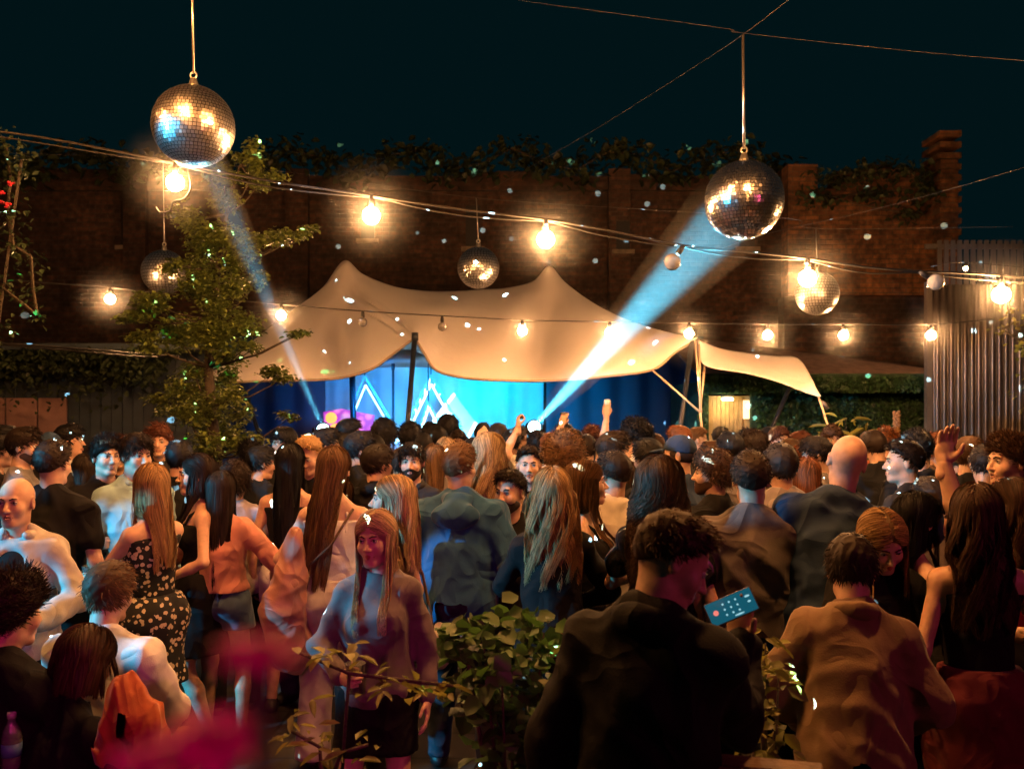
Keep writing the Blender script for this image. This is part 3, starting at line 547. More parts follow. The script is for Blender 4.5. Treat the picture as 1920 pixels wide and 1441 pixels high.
# smoke along the two beams, where the photograph shows it
def smoke_mat(name, dens, an=.2):
    hz = bpy.data.materials.new(name); hz.use_nodes = True; nt = hz.node_tree; nt.nodes.remove(nt.nodes['Principled BSDF'])
    pv = nt.nodes.new('ShaderNodeVolumePrincipled'); pv.inputs['Color'].default_value = (.9, .92, .95, 1); pv.inputs['Density'].default_value = dens; pv.inputs['Anisotropy'].default_value = an; nt.links.new(pv.outputs[0], nt.nodes['Material Output'].inputs['Volume']); return hz
M_SMB = smoke_mat('beam smoke', .06, .0)
for (a, b, ra, rb) in ((SRC_L, BALL_L, .05, .13), (SRC_R, BALL_R, .09, .30)):
    d = (b - a).normalized(); mb = MB(); mb.tube([a + d * .1, b - d * .3], [ra, rb], 24); tag(mb.build('smoke', M_SMB), kind='stuff')
M_SMS = smoke_mat('stage smoke', .07)
mb = MB(); mb.box((wx(800, 14), 14.1, 1.9), (3.9, 2.4, 3.2)); tag(mb.build('smoke', M_SMS), kind='stuff')
# one more festoon run over the near crowd, above the picture
def green_laser(loc, target, energy, ang, seed):
    o = spot('green_laser', loc, target, energy, (.05, 1, .25), ang, .3, 0); l = o.data; l.use_nodes = True; nt = l.node_tree; em = nt.nodes['Emission']
    tc = nt.nodes.new('ShaderNodeTexCoord'); v = nt.nodes.new('ShaderNodeTexVoronoi'); v.inputs['Scale'].default_value = seed; nt.links.new(tc.outputs['Normal'], v.inputs['Vector'])
    lt = nt.nodes.new('ShaderNodeMath'); lt.operation = 'LESS_THAN'; lt.inputs[1].default_value = .16; nt.links.new(v.outputs['Distance'], lt.inputs[0]); nt.links.new(lt.outputs[0], em.inputs['Strength'])
green_laser((-5, 3, 3.6), P(370, 760, 8.6), 9000, 22, 24)
green_laser((-.5, .6, 3.7), P(950, 1260, 3.0), 500, 15, 22)
# added scatter spheres that imitate the glare halo round each lit bulb
def glow_mat(name, R, dens):
    m = smoke_mat(name, 0, 0); nt = m.node_tree; pv = [n for n in nt.nodes if n.bl_idname == 'ShaderNodeVolumePrincipled'][0]; tc = nt.nodes.new('ShaderNodeTexCoord'); ln = nt.nodes.new('ShaderNodeVectorMath'); ln.operation = 'LENGTH'; nt.links.new(tc.outputs['Object'], ln.inputs[0])
    mr = nt.nodes.new('ShaderNodeMapRange'); mr.inputs[1].default_value = 0; mr.inputs[2].default_value = R; mr.inputs[3].default_value = 1; mr.inputs[4].default_value = 0; nt.links.new(ln.outputs['Value'], mr.inputs[0])
    pw = nt.nodes.new('ShaderNodeMath'); pw.operation = 'POWER'; pw.inputs[1].default_value = 2.2; nt.links.new(mr.outputs[0], pw.inputs[0]); mu = nt.nodes.new('ShaderNodeMath'); mu.operation = 'MULTIPLY'; mu.inputs[1].default_value = dens; nt.links.new(pw.outputs[0], mu.inputs[0]); nt.links.new(mu.outputs[0], pv.inputs['Density']); return m
for nm_, R_ in (('upper string', .44), ('lower string', .44)):
    M_GLOW = glow_mat('warm air ' + nm_, R_, .26)
    for o in [o for o in bpy.data.objects if o.name.startswith('bulb') and o.active_material in (M_BULB, M_BULB2) and o.parent and o.parent.get('label', '').startswith(nm_)]:
        mb = MB(); mb.ball((0, 0, 0), R_, 12); g = tag(mb.build('smoke', M_GLOW), kind='stuff'); g.location = o.parent.location + o.location + Vector((0, 0, -.09))  # added sphere imitating the halo; no smoke hangs here
festoon('string of warm globe bulbs crossing above the near crowd', [(-1400, -300, 4.3), (-400, -180, 4.3), (500, -110, 4.3), (1400, -130, 4.0), (2700, -230, 3.2), (4200, -420, 2.9)],
        [(-800, 1, 0), (150, 1, 0), (900, 1, 0), (1600, 1, 0)], .05, 3.0, mat('lit warm high bulb', (1, .8, .5), .4, emis=(1.0, .39, .10), es=2400))
# the reflected light dots fall on solid things only
ex = bpy.data.collections.new('smoke volumes')
for o in [o for o in bpy.data.objects if o.name.startswith('smoke')]: ex.objects.link(o)
for cobj in ex.collection_objects: cobj.light_linking.link_state = 'EXCLUDE'
for o in bpy.data.objects:
    if o.type == 'LIGHT' and (o.name.startswith('mirror_sparkle') or o.name.startswith('green_laser') or o.name.startswith('side_wash')): o.light_linking.receiver_collection = ex
# ---------------------------------------------------------------- people: continuous surfaces grown from smooth-blended volumes
def V3(*a): return np.array(a, dtype=float)
def unit(v): v = np.asarray(v, float); return v / (np.linalg.norm(v) + 1e-12)
def rotx(a): c, s = math.cos(a), math.sin(a); return np.array([[1, 0, 0], [0, c, -s], [0, s, c]])
def roty(a): c, s = math.cos(a), math.sin(a); return np.array([[c, 0, s], [0, 1, 0], [-s, 0, c]])
def rotz(a): c, s = math.cos(a), math.sin(a); return np.array([[c, -s, 0], [s, c, 0], [0, 0, 1]])
def cap(a, b, ra, rb, k=.03, op='u'): return ('c', np.asarray(a, float), np.asarray(b, float), ra, rb, k, op)
def ell(c, r, R=None, k=.03, op='u'): return ('e', np.asarray(c, float), np.asarray(r, float), np.eye(3) if R is None else R, 0, k, op)
def inflate(p, t):
    if p[0] == 'c': return ('c', p[1], p[2], p[3] + t, p[4] + t, p[5], p[6])
    return ('e', p[1], p[2] + t, p[3], 0, p[5], p[6])
def pdist(p, X, Y, Z):
    if p[0] == 'c':
        a, b = p[1], p[2]; d = b - a; L = float(d @ d) + 1e-12; x, y, z = X - a[0], Y - a[1], Z - a[2]
        t = np.clip((x * d[0] + y * d[1] + z * d[2]) / L, 0, 1)
        return np.sqrt((x - t * d[0]) ** 2 + (y - t * d[1]) ** 2 + (z - t * d[2]) ** 2) - (p[3] + (p[4] - p[3]) * t)
    c, r, R = p[1], p[2], p[3]; x, y, z = X - c[0], Y - c[1], Z - c[2]
    u = (R[0, 0] * x + R[1, 0] * y + R[2, 0] * z) / r[0]; v = (R[0, 1] * x + R[1, 1] * y + R[2, 1] * z) / r[1]; w_ = (R[0, 2] * x + R[1, 2] * y + R[2, 2] * z) / r[2]
    k0 = np.sqrt(u * u + v * v + w_ * w_); k1 = np.sqrt((u / r[0]) ** 2 + (v / r[1]) ** 2 + (w_ / r[2]) ** 2) + 1e-9
    return k0 * (k0 - 1) / k1
def pbox(p):
    if p[0] == 'c': r = max(p[3], p[4]); return np.minimum(p[1], p[2]) - r, np.maximum(p[1], p[2]) + r
    e = np.sqrt(((p[3] * p[2][None, :]) ** 2).sum(1)); return p[1] - e, p[1] + e
def comb(D, d, k, op):
    k = max(k, 1e-4)
    if op == 'u': h = np.clip(.5 + .5 * (d - D) / k, 0, 1); return d * (1 - h) + D * h - k * h * (1 - h)
    h = np.clip(.5 - .5 * (d + D) / k, 0, 1); return D * (1 - h) - d * h + k * h * (1 - h)
def field_at(prims, pts):
    D = np.full(len(pts), 1.0)
    for p in prims: D = comb(D, pdist(p, pts[:, 0], pts[:, 1], pts[:, 2]), p[5], p[6])
    return D
def surf(prims, vox, cuts=(), lo=None, hi=None, post=None):
    "polygonise the blended volume: returns vertices and quads; cuts = list of (normal, offset) keeping n.p < offset"
    bs = [pbox(p) for p in prims if p[6] == 'u']
    L = np.min([b[0] for b in bs], 0) - 2.5 * vox; H_ = np.max([b[1] for b in bs], 0) + 2.5 * vox
    if lo is not None: L = np.maximum(L, lo)
    if hi is not None: H_ = np.minimum(H_, hi)
    n = np.maximum(np.ceil((H_ - L) / vox).astype(int) + 1, 3)
    gx, gy, gz = [(L[i] + vox * np.arange(n[i])).astype(np.float32) for i in range(3)]
    D = np.full(tuple(n), .2, np.float32)
    for p in prims:
        a, b = pbox(p); m = p[5] + 2 * vox; i0 = np.clip(np.floor((a - m - L) / vox).astype(int), 0, n); i1 = np.clip(np.ceil((b + m - L) / vox).astype(int) + 1, 0, n)
        if np.any(i1 <= i0): continue
        sl = tuple(slice(i0[i], i1[i]) for i in range(3))
        d = pdist(p, gx[sl[0], None, None], gy[None, sl[1], None], gz[None, None, sl[2]]); D[sl] = comb(D[sl], d, p[5], p[6])
    X, Y, Z = gx[:, None, None], gy[None, :, None], gz[None, None, :]
    if post is not None: D = D + post(X, Y, Z).astype(np.float32)
    for (nn, o) in cuts: D = np.maximum(D, X * nn[0] + Y * nn[1] + Z * nn[2] - o)
    S = D < 0
    c = [S[i:n[0] - 1 + i, j:n[1] - 1 + j, k:n[2] - 1 + k] for i in (0, 1) for j in (0, 1) for k in (0, 1)]
    cnt = sum(x.astype(np.int8) for x in c); act = (cnt > 0) & (cnt < 8); I = np.argwhere(act)
    if len(I) == 0: return np.zeros((0, 3)), np.zeros((0, 4), int)
    cv = {}
    for i in (0, 1):
        for j in (0, 1):
            for k in (0, 1): cv[(i, j, k)] = D[I[:, 0] + i, I[:, 1] + j, I[:, 2] + k]
    acc = np.zeros((len(I), 3)); w_ = np.zeros(len(I))
    for a in cv:
        for ax in range(3):
            if a[ax]: continue
            b = list(a); b[ax] = 1; b = tuple(b); va, vb = cv[a], cv[b]; m = (va < 0) != (vb < 0); t = np.where(m, va / np.where(m, va - vb, 1), 0)
            q = np.repeat(np.array([a], float), len(I), 0); q[:, ax] = t; acc += q * m[:, None]; w_ += m
    V = (I + acc / w_[:, None]) * vox + L
    idx = np.full(act.shape, -1, np.int32); idx[tuple(I.T)] = np.arange(len(I)); Q = []
    for ax in range(3):
        o1, o2 = (ax + 1) % 3, (ax + 2) % 3; s0 = [slice(None)] * 3; s1 = [slice(None)] * 3; s0[ax] = slice(0, n[ax] - 1); s1[ax] = slice(1, n[ax]); ch = S[tuple(s0)] != S[tuple(s1)]
        E = np.argwhere(ch); E = E[(E[:, o1] > 0) & (E[:, o2] > 0) & (E[:, o1] < n[o1] - 1) & (E[:, o2] < n[o2] - 1)]
        if not len(E): continue
        def g(d1, d2):
            e = E.copy(); e[:, o1] -= d1; e[:, o2] -= d2; return idx[e[:, 0], e[:, 1], e[:, 2]]
        q = np.stack([g(1, 1), g(0, 1), g(0, 0), g(1, 0)], 1); fl = ~S[E[:, 0], E[:, 1], E[:, 2]]; q[fl] = q[fl][:, ::-1]; Q.append(q[(q >= 0).all(1)])
    return V, (np.concatenate(Q) if Q else np.zeros((0, 4), int))
def joinm(parts):
    Vs, Fs, n = [], [], 0
    for V, Q in parts:
        if len(V) and len(Q): Vs.append(V); Fs.append(Q + n); n += len(V)
    return np.concatenate(Vs), np.concatenate(Fs)
def folds(seed, amp, f=22.0, vert=.5):
    r = np.random.default_rng(seed); K = [(r.normal(0, 1, 3) * [1, 1, vert], r.uniform(0, 6.3), r.uniform(.6, 1.5)) for _ in range(5)]
    def fn(X, Y, Z):
        w_ = .5 * np.sin(7 * X + 5 * Y + 9 * Z + seed); o = 0
        for d, ph, m in K: d = d / np.linalg.norm(d); o = o + np.abs(np.sin(f * m * (d[0] * X + d[1] * Y + d[2] * Z) + ph + 1.6 * w_ * m))
        return amp * (o / 2.5 - 2.0)
    return fn

# pose presets: wrist target in torso frame for the right side (x out, y front, z up from pelvis), elbow pole, hand dir, palm normal, curl
ARMS = {
 'down': ((.25, .04, -.06), (.4, -1, 0), None, (-1, .1, 0), .35),
 'relax': ((.27, .12, -.02), (.5, -1, 0), None, (-1, .2, 0), .4),
 'pocket': ((.19, .09, .0), (1, -1, 0), None, (-1, 0, 0), .5),
 'hold': ((.15, .27, .20), (1, -.6, -.8), (-.55, .8, .05), (-.8, -.55, 0), .95),
 'holdc': ((.07, .30, .27), (1, -.4, -.8), (-.6, .8, .05), (-.8, -.6, 0), .95),
 'out': ((.36, .26, .10), (.8, -1, -.5), None, (-.6, 0, -.8), .4),
 'elbow': ((.16, .20, .10), (1, -.7, -.2), None, (-.7, 0, -.7), .7),
 'up': ((.26, .14, .95), (1, .1, 0), (0, .1, 1), (-.3, 1, 0), 1.2),
 'upopen': ((.26, .14, .95), (1, .1, 0), (0, .1, 1), (-.3, 1, 0), .25),
 'chest': ((.06, .20, .34), (1, -.2, -.7), (-.9, .3, .2), (0, -1, .2), .5),
 'face': ((.10, .17, .52), (.8, .1, -1), (-.3, .1, 1), (-.5, -.8, 0), .8),
 'phone': ((.07, .34, .42), (.9, -.3, -1), (-.35, .6, .6), (-.3, -.6, .5), .8),
 'hug': ((.02, .42, .38), (1, .2, -.3), (-1, .1, 0), (0, -1, 0), .35),
 'lap': ((.12, .34, .10), (1, -.6, -.2), (-.5, .8, 0), (0, 0, -1), .5),
 'table': ((.16, .38, .16), (1, -.5, -.6), (-.4, .9, 0), (0, 0, -1), .6),
}
def ik(S, T, l1, l2, pole):
    d = T - S; L = np.linalg.norm(d); L2 = min(max(L, abs(l1 - l2) + .01), (l1 + l2) * .999); u = d / (L + 1e-9); T = S + u * L2
    a = (l1 * l1 - l2 * l2 + L2 * L2) / (2 * L2); h = math.sqrt(max(l1 * l1 - a * a, 0)); pp = np.asarray(pole, float); pp = pp - u * (pp @ u)
    return S + u * a + unit(pp) * h, T
def hand_prims(Wr, d, n, side, curl, s=1.0, f=1.0):
    d = unit(d); n = n - d * (n @ d); n = unit(n); t = np.cross(d, n) * (1 if side > 0 else -1); R = np.stack([t, n, d], 1); o = []
    o.append(ell(Wr + d * .046 * s, V3(.040, .016, .052) * s * f, R, .012)); o.append(cap(Wr - d * .045 * s, Wr + d * .012 * s, .0275 * s * f, .024 * s * f, .02))
    for i, (off, L) in enumerate(((.029, .072), (.010, .080), (-.009, .075), (-.027, .060))):
        b = Wr + (d * (.088 - .004 * abs(i - 1)) + t * off) * s; cc = curl * (1 + .08 * i); dirn = d; fr = (.0092, .0086, .0078)
        ang = cc * .55 + .05; spread = t * (off * 3.2) * max(0, .5 - curl)
        for j, (q, rr) in enumerate(((.45, fr[0]), (.32, fr[1]), (.23, fr[2]))):
            dv = unit(d * math.cos(ang) + n * math.sin(ang) + spread); e = b + dv * L * q * s; o.append(cap(b, e, rr * s * f, (rr - .0008) * s * f, .004)); b = e; ang += cc * .85
    tb = Wr + (d * .022 + t * .026 + n * .006) * s; tk = min(curl, 1); td = unit(d * .75 + t * (.75 - .45 * tk) + n * (.15 + .7 * tk)); m = tb + td * .04 * s; o.append(cap(tb, m, .0135 * s * f, .0105 * s * f, .01))
    td2 = unit(d * .8 + t * (.45 - .6 * tk) + n * (.1 + .5 * tk)); o.append(cap(m, m + td2 * .033 * s, .0105 * s * f, .0085 * s * f, .004))
    return o, Wr + d * .065 * s + n * .042 * s, R

SKINS = {}
def skin_mat(tone=0):
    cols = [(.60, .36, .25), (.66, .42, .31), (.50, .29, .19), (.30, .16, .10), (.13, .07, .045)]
    return mat('skin %d' % tone, cols[tone], .48, var=.12, vscale=30, sss=.12, bump=.06, bscale=220)
HAIRC = {'black': (.010, .009, .010), 'dark': (.028, .017, .012), 'brown': (.075, .038, .020), 'light': (.16, .085, .04), 'blond': (.46, .29, .13), 'pale': (.58, .42, .24), 'ginger': (.26, .085, .025), 'grey': (.16, .14, .13), 'auburn': (.12, .04, .02)}
def hair_mat(c):
    nm = 'hair ' + c
    if nm in MATS: return MATS[nm]
    m, nt, b = node_mat(nm); MATS[nm] = m; b.inputs['Roughness'].default_value = .55; b.inputs['Specular IOR Level'].default_value = .3
    g = nt.nodes.new('ShaderNodeNewGeometry'); r = nt.nodes.new('ShaderNodeMapRange'); r.inputs[3].default_value = .35; r.inputs[4].default_value = 1.55; nt.links.new(g.outputs['Random Per Island'], r.inputs[0])
    mx = nt.nodes.new('ShaderNodeMix'); mx.data_type = 'RGBA'; mx.blend_type = 'MULTIPLY'; mx.inputs[0].default_value = 1; mx.inputs[6].default_value = (*HAIRC.get(c, HAIRC['dark']), 1); nt.links.new(r.outputs[0], mx.inputs[7]); nt.links.new(mx.outputs[2], b.inputs['Base Color'])
    tr = nt.nodes.new('ShaderNodeBsdfTranslucent'); nt.links.new(mx.outputs[2], tr.inputs[0]); ms = nt.nodes.new('ShaderNodeMixShader'); ms.inputs[0].default_value = .3
    nt.links.new(b.outputs[0], ms.inputs[1]); nt.links.new(tr.outputs[0], ms.inputs[2]); nt.links.new(ms.outputs[0], nt.nodes['Material Output'].inputs[0]); return m
CLOTH = {'black': (.006, .006, .007), 'charcoal': (.022, .021, .023), 'navy': (.012, .035, .085), 'jacketblue': (.018, .10, .24), 'grey': (.16, .15, .15), 'greybrown': (.12, .10, .095), 'white': (.62, .59, .55), 'cream': (.76, .75, .75), 'beige': (.50, .47, .44), 'taupe': (.15, .12, .12), 'pink': (.60, .26, .20), 'satin': (.45, .22, .17), 'tan': (.20, .12, .06), 'denim': (.07, .13, .20), 'jeans': (.025, .04, .065), 'red': (.5, .02, .015), 'darkred': (.14, .012, .02), 'olive': (.07, .07, .03), 'hoodie': (.28, .25, .27), 'orange': (.45, .11, .03), 'cyan': (.3, .5, .55), 'teal': (.04, .2, .25), 'pale': (.42, .38, .42), 'brown': (.07, .035, .02)}  # the cyan and rain jacket tones have cyan light put into them
def cloth_mat(c, rough=.85):
    if c == 'floral': return floral()
    if c == 'sequin': return sequin()
    nm = 'cloth ' + c
    if nm in MATS: return MATS[nm]
    m = mat(nm, CLOTH[c], .35 if c == 'satin' else rough, var=.15, vscale=12, bump=.12, bscale=180, sheen=.2 if c not in ('black', 'charcoal', 'navy', 'jeans') else 0, spec=.5 if c not in ('black', 'charcoal') else .25)
    nt = m.node_tree; bp = [n for n in nt.nodes if n.bl_idname == 'ShaderNodeBump'][0]; tc = [n for n in nt.nodes if n.bl_idname == 'ShaderNodeTexCoord'][0]
    n2 = nt.nodes.new('ShaderNodeTexNoise'); n2.inputs['Scale'].default_value = 5; n2.inputs['Detail'].default_value = 1.5; n2.inputs['Distortion'].default_value = .6; nt.links.new(tc.outputs['Object'], n2.inputs['Vector'])
    ab = nt.nodes.new('ShaderNodeMath'); ab.operation = 'PINGPONG'; ab.inputs[1].default_value = .16; nt.links.new(n2.outputs['Fac'], ab.inputs[0])
    b2 = nt.nodes.new('ShaderNodeBump'); b2.inputs['Strength'].default_value = .75; b2.inputs['Distance'].default_value = .07; nt.links.new(ab.outputs[0], b2.inputs['Height']); nt.links.new(b2.outputs[0], bp.inputs['Normal'])
    return m
def floral():
    if 'floral' in MATS: return MATS['floral']
    m, nt, b = node_mat('floral print'); MATS['floral'] = m; tc = nt.nodes.new('ShaderNodeTexCoord'); v = nt.nodes.new('ShaderNodeTexVoronoi'); v.inputs['Scale'].default_value = 32; nt.links.new(tc.outputs['Object'], v.inputs['Vector'])
    n = nt.nodes.new('ShaderNodeTexNoise'); n.inputs['Scale'].default_value = 45; nt.links.new(tc.outputs['Object'], n.inputs['Vector']); a = nt.nodes.new('ShaderNodeMath'); a.operation = 'MULTIPLY_ADD'; a.inputs[1].default_value = .6; nt.links.new(n.outputs['Fac'], a.inputs[0]); nt.links.new(v.outputs['Distance'], a.inputs[2])
    cr = nt.nodes.new('ShaderNodeValToRGB'); e = cr.color_ramp.elements; cr.color_ramp.interpolation = 'CONSTANT'; e[0].color = (.62, .52, .40, 1); e[1].position = .66; e[1].color = (.008, .008, .01, 1); nt.links.new(a.outputs[0], cr.inputs[0]); nt.links.new(cr.outputs[0], b.inputs['Base Color']); b.inputs['Roughness'].default_value = .8
    return m
def sequin():
    if 'sequin' in MATS: return MATS['sequin']
    m, nt, b = node_mat('black sequin'); MATS['sequin'] = m; tc = nt.nodes.new('ShaderNodeTexCoord'); v = nt.nodes.new('ShaderNodeTexVoronoi'); v.inputs['Scale'].default_value = 90; nt.links.new(tc.outputs['Object'], v.inputs['Vector'])
    b.inputs['Base Color'].default_value = (.02, .02, .022, 1); b.inputs['Roughness'].default_value = .22; bp = nt.nodes.new('ShaderNodeBump'); bp.inputs['Strength'].default_value = 1; bp.inputs['Distance'].default_value = .02; nt.links.new(v.outputs['Color'], bp.inputs['Height']); nt.links.new(bp.outputs[0], b.inputs['Normal']); b.inputs['Metallic'].default_value = .5
    return m

def strands(P0, width, seed):
    "P0 (n, m, 3) strand paths, outward side vectors derived from a centre axis: ribbons as quads"
    n, m = P0.shape[:2]; r = np.random.default_rng(seed); T = np.gradient(P0, axis=1); T /= np.linalg.norm(T, axis=2)[..., None] + 1e-9
    cen = P0[:, :1, :] * 0 + P0[:, :1, :].mean(0)[None]; out = P0 - cen; out[..., 2] *= .35; out += r.normal(0, .02, (n, 1, 3)); S = np.cross(T, out); S /= np.linalg.norm(S, axis=2)[..., None] + 1e-9
    tw = width * (1 - .75 * np.linspace(0, 1, m) ** 3)[None, :, None] * r.uniform(.6, 1.3, (n, 1, 1)) * .5
    A = P0 - S * tw; B = P0 + S * tw; V = np.stack([A, B], 2).reshape(-1, 3); i = (np.arange(n)[:, None] * m + np.arange(m - 1)[None]) * 2; i = i.reshape(-1)
    return V, np.stack([i, i + 1, i + 3, i + 2], 1)

def person(px, top, Y, rz=0, sex='m', label='', arms=('down', 'down'), lean=0, roll=0, head=(0, 0, 0), hair=('short', 'dark'), topw=('tee', 'black'), bot=('jeans', 'jeans'), skin=0, sit=None, lod=None, group=None, H=None, wide=1.0, eyes=None, beard=None, extra=(), mouth=0, legs=None, shoe='black', seed=None, headk=1.0, cut_feet=False, sway=0):
    seed = seed if seed is not None else int(px * 7 + top * 13) % 9973; r = np.random.default_rng(seed)
    if lod is None: lod = 0 if Y < 5.3 else (1 if Y < 7.2 else 2)
    vb, vh, vd = ((.013, .0052, .0048), (.018, .0085, .008), (.026, .0125, .013))[lod]
    ztop = HC + (HY - top) / F * Y; fem = sex == 'f'
    # --- torso frame
    R = roty(math.radians(roll)) @ rotx(-math.radians(lean)); pelz = .93
    HR = R @ rotz(math.radians(head[0])) @ rotx(-math.radians(head[1] - lean * .6)) @ roty(math.radians(head[2]))
    HO_rel = R @ V3(0, .0, .545) + (R @ rotx(-math.radians(head[1] * .4))) @ V3(0, .012, .055)
    toph = (HO_rel + HR @ V3(0, -.01, .216))[2]
    if sit is None: s = ztop / (pelz + toph); pz = pelz * s
    else: s = (H or 1.75) / 1.75; pz = ztop - toph * s
    pel = V3(0, 0, pz); t3 = lambda v: pel + (R @ np.asarray(v, float)) * s
    HO = pel + HO_rel * s; hs = 1.03 * s ** .35 * headk
    hp = lambda v: HO + (HR @ np.asarray(v, float)) * hs
    rot = rotz(math.radians(rz)); hc = rot @ hp(V3(0, 0, .1)); tgt = P(px, 0, Y); root = V3(tgt.x - hc[0], Y - hc[1], 0)
    e = empty('person', tuple(root), math.radians(rz)); tag(e, label, 'person', group)
    sw = (.150 if fem else .170) * wide
    # --- torso
    if fem: tor = [ell(t3((0, 0, 0)), V3(.152, .110, .125) * s, R, .05), ell(t3((0, .0, .17)), V3(.118 * wide, .088, .14) * s, R, .06), ell(t3((0, .0, .33)), V3(.140 * wide, .098, .15) * s, R, .05), ell(t3((.062, .085, .33)), V3(.058, .055, .06) * s, R, .035), ell(t3((-.062, .085, .33)), V3(.058, .055, .06) * s, R, .035)]
    else: tor = [ell(t3((0, 0, 0)), V3(.158 * wide, .118, .12) * s, R, .05), ell(t3((0, .0, .17)), V3(.143 * wide, .108, .15) * s, R, .06), ell(t3((0, .005, .33)), V3(.156 * wide, .116, .15) * s, R, .05)]
    tor += [cap(t3((-sw + .035, -.01, .435)), t3((sw - .035, -.01, .435)), (.050 if fem else .058) * s, (.050 if fem else .058) * s, .05)]
    trap = [cap(t3((sg * (sw - .03), -.015, .448)), t3((sg * .03, -.02, .525)), .036 * s, .045 * s, .04) for sg in (-1, 1)]
    glut = [ell(t3((sg * .075, -.055, -.03)), V3(.078, .074, .085) * s, None, .04) for sg in (-1, 1)]
    neck = [cap(t3((0, -.02, .49)), hp((0, -.018, .055)), (.049 if fem else .059) * s, (.044 if fem else .053) * hs, .03)]
    # --- arms
    UA, FA = .285 * s, .255 * s; armp = {}; hands = {}; anchors = {'head': hp}
    for sg, spec in ((1, arms[1]), (-1, arms[0])):   # arms = (left, right) of the person
        if isinstance(spec, str): spec = ARMS[spec]
        wld = spec[0] == 'W'; spec = spec[1:] if wld else spec; tg, pole, hd, nn, curl = spec; mx_ = V3(sg, 1, 1); S = t3((sg * sw, -.005, .445)); T = rot.T @ (V3(*tg) - root) if wld else t3(V3(*tg) * mx_)
        if not wld and tg[2] > .6: S = S + V3(0, 0, .03 * s)
        E, T = ik(S, T, UA, FA, R @ (V3(*pole) * mx_)); fd = unit(T - E); hd = fd if hd is None else (rot.T @ V3(*hd) if wld else R @ (V3(*hd) * mx_)); nn = rot.T @ V3(*nn) if wld else R @ (V3(*nn) * mx_)
        hpn, grip, HRm = hand_prims(T, hd, nn, sg, curl, s, .92 if fem else 1.0); armp[sg] = (S, E, T, spec); hands[sg] = (hpn, T, grip, HRm); anchors['R' if sg > 0 else 'L'] = (grip, HRm, T)
    f_ = (.84 if fem else 1.0) * (wide ** .5); arm = []
    for sg in (1, -1):
        S, E, T, _ = armp[sg]; arm += [ell(S, V3(.050, .050, .052) * s * f_, None, .03), cap(S, E, .046 * s * f_, .037 * s * f_, .03), cap(E, E + (T - E) * .35, .037 * s * f_, .039 * s * f_, .02), cap(E + (T - E) * .35, T, .039 * s * f_, .0265 * s * f_, .015)]
    # --- legs
    legp = {}; leg = []
    for sg in (1, -1):
        Hp = t3((sg * .088, 0, -.03))
        if sit is None:
            st_ = (legs or {}).get(sg, (r.uniform(-.06, .10), r.uniform(.0, .05))); A = V3(sg * (.10 + st_[1]) * s, st_[0] * s, .075 * s); K, A = ik(Hp, A, .44 * s, .42 * s, (sg * .1, 1, 0)); ft = unit(V3(sg * .25, 1, -.12))
        else:
            K = Hp + V3(sg * .10, .40, -.02) * s; A = V3(sg * .16, K[1] - .02 * s, .075 * s); ft = unit(V3(sg * .2, 1, -.12))
        legp[sg] = (Hp, K, A, ft); g_ = .95 if fem else 1.0
        leg += [cap(Hp, K, .085 * s * g_, .056 * s * g_, .04), cap(K, K + (A - K) * .35 + V3(0, -.012 * s, 0), .054 * s * g_, .053 * s * g_, .03), cap(K + (A - K) * .35 + V3(0, -.012 * s, 0), A, .053 * s * g_, .034 * s * g_, .03)]
    foot = lambda t: [x for sg in (1, -1) for x in (ell(legp[sg][2] + legp[sg][3] * .06 * s - V3(0, 0, .028 * s), V3(.043 + t, .125 + t, .034 + t) * s, rotz(-sg * .25), .02), cap(legp[sg][2], legp[sg][2] - V3(0, .02, .03) * s, (.036 + t) * s, (.034 + t) * s, .02))]
    # --- head
    w1 = .93 if fem else 1.0; q = lambda v: hp(v); J = hs
    hd_ = [ell(q((0, -.012, .125)), V3(.074, .096, .090) * J, HR, .01), ell(q((0, .028, .058)), V3(.056 * w1, .062, .074) * J, HR, .03), ell(q((0, .066, .0)), V3(.023 * w1, .022, .018) * J, HR, .028)]
    hd_ += [cap(q((sg * .044 * w1, -.004, .022)), q((sg * .017, .066, -.002)), .015 * J, .012 * J, .024) for sg in (-1, 1)] + neck
    if lod < 2:
        hd_ += [ell(q((sg * .038, .060, .068)), V3(.022, .022, .024) * J, HR, .028) for sg in (-1, 1)] + [cap(q((-.03, .078, .119)), q((.03, .078, .119)), .011 * J, .011 * J, .014)]
        hd_ += [ell(q((sg * .031, .099, .101)), V3(.018, .016, .012) * J, HR, .012, 's') for sg in (-1, 1)]
    hd_ += [cap(q((0, .084, .108)), q((0, .109, .066)), .0065 * J, .0105 * J * w1, .012)]
    if lod < 2:
        hd_ += [ell(q((sg * .0105, .098, .063)), V3(.0085, .010, .0075) * J, HR, .008) for sg in (-1, 1)]
        hd_ += [cap(q((-.016, .083, .040)), q((.016, .083, .040)), .0085 * J, .0085 * J, .01), cap(q((-.013, .084, .026)), q((.013, .084, .026)), .009 * J, .009 * J, .01)]
        if mouth: hd_ += [ell(q((0, .098, .028)), V3(.020, .022, .013 * mouth) * J, HR, .004, 's')]
        else: hd_ += [cap(q((-.022, .095, .0335)), q((.022, .095, .0335)), .0022 * J, .0022 * J, .004, 's')]
    for sg in (-1, 1):
        hd_ += [ell(q((sg * .077, -.008, .092)), V3(.010, .019, .032) * J, HR @ rotz(-sg * .35), .008)]
        if lod == 0: hd_ += [ell(q((sg * .088, -.002, .094)), V3(.007, .010, .018) * J, HR, .006, 's')]
    coreh = [ell(q((0, -.01, .11)), V3(.05, .06, .06) * J, HR, .02)]
    neck_in = [inflate(neck[0], -.003)]
    bodyp = tor + trap + neck_in + glut + arm + leg + coreh + foot(0)
    parts = [surf(bodyp, vb)]
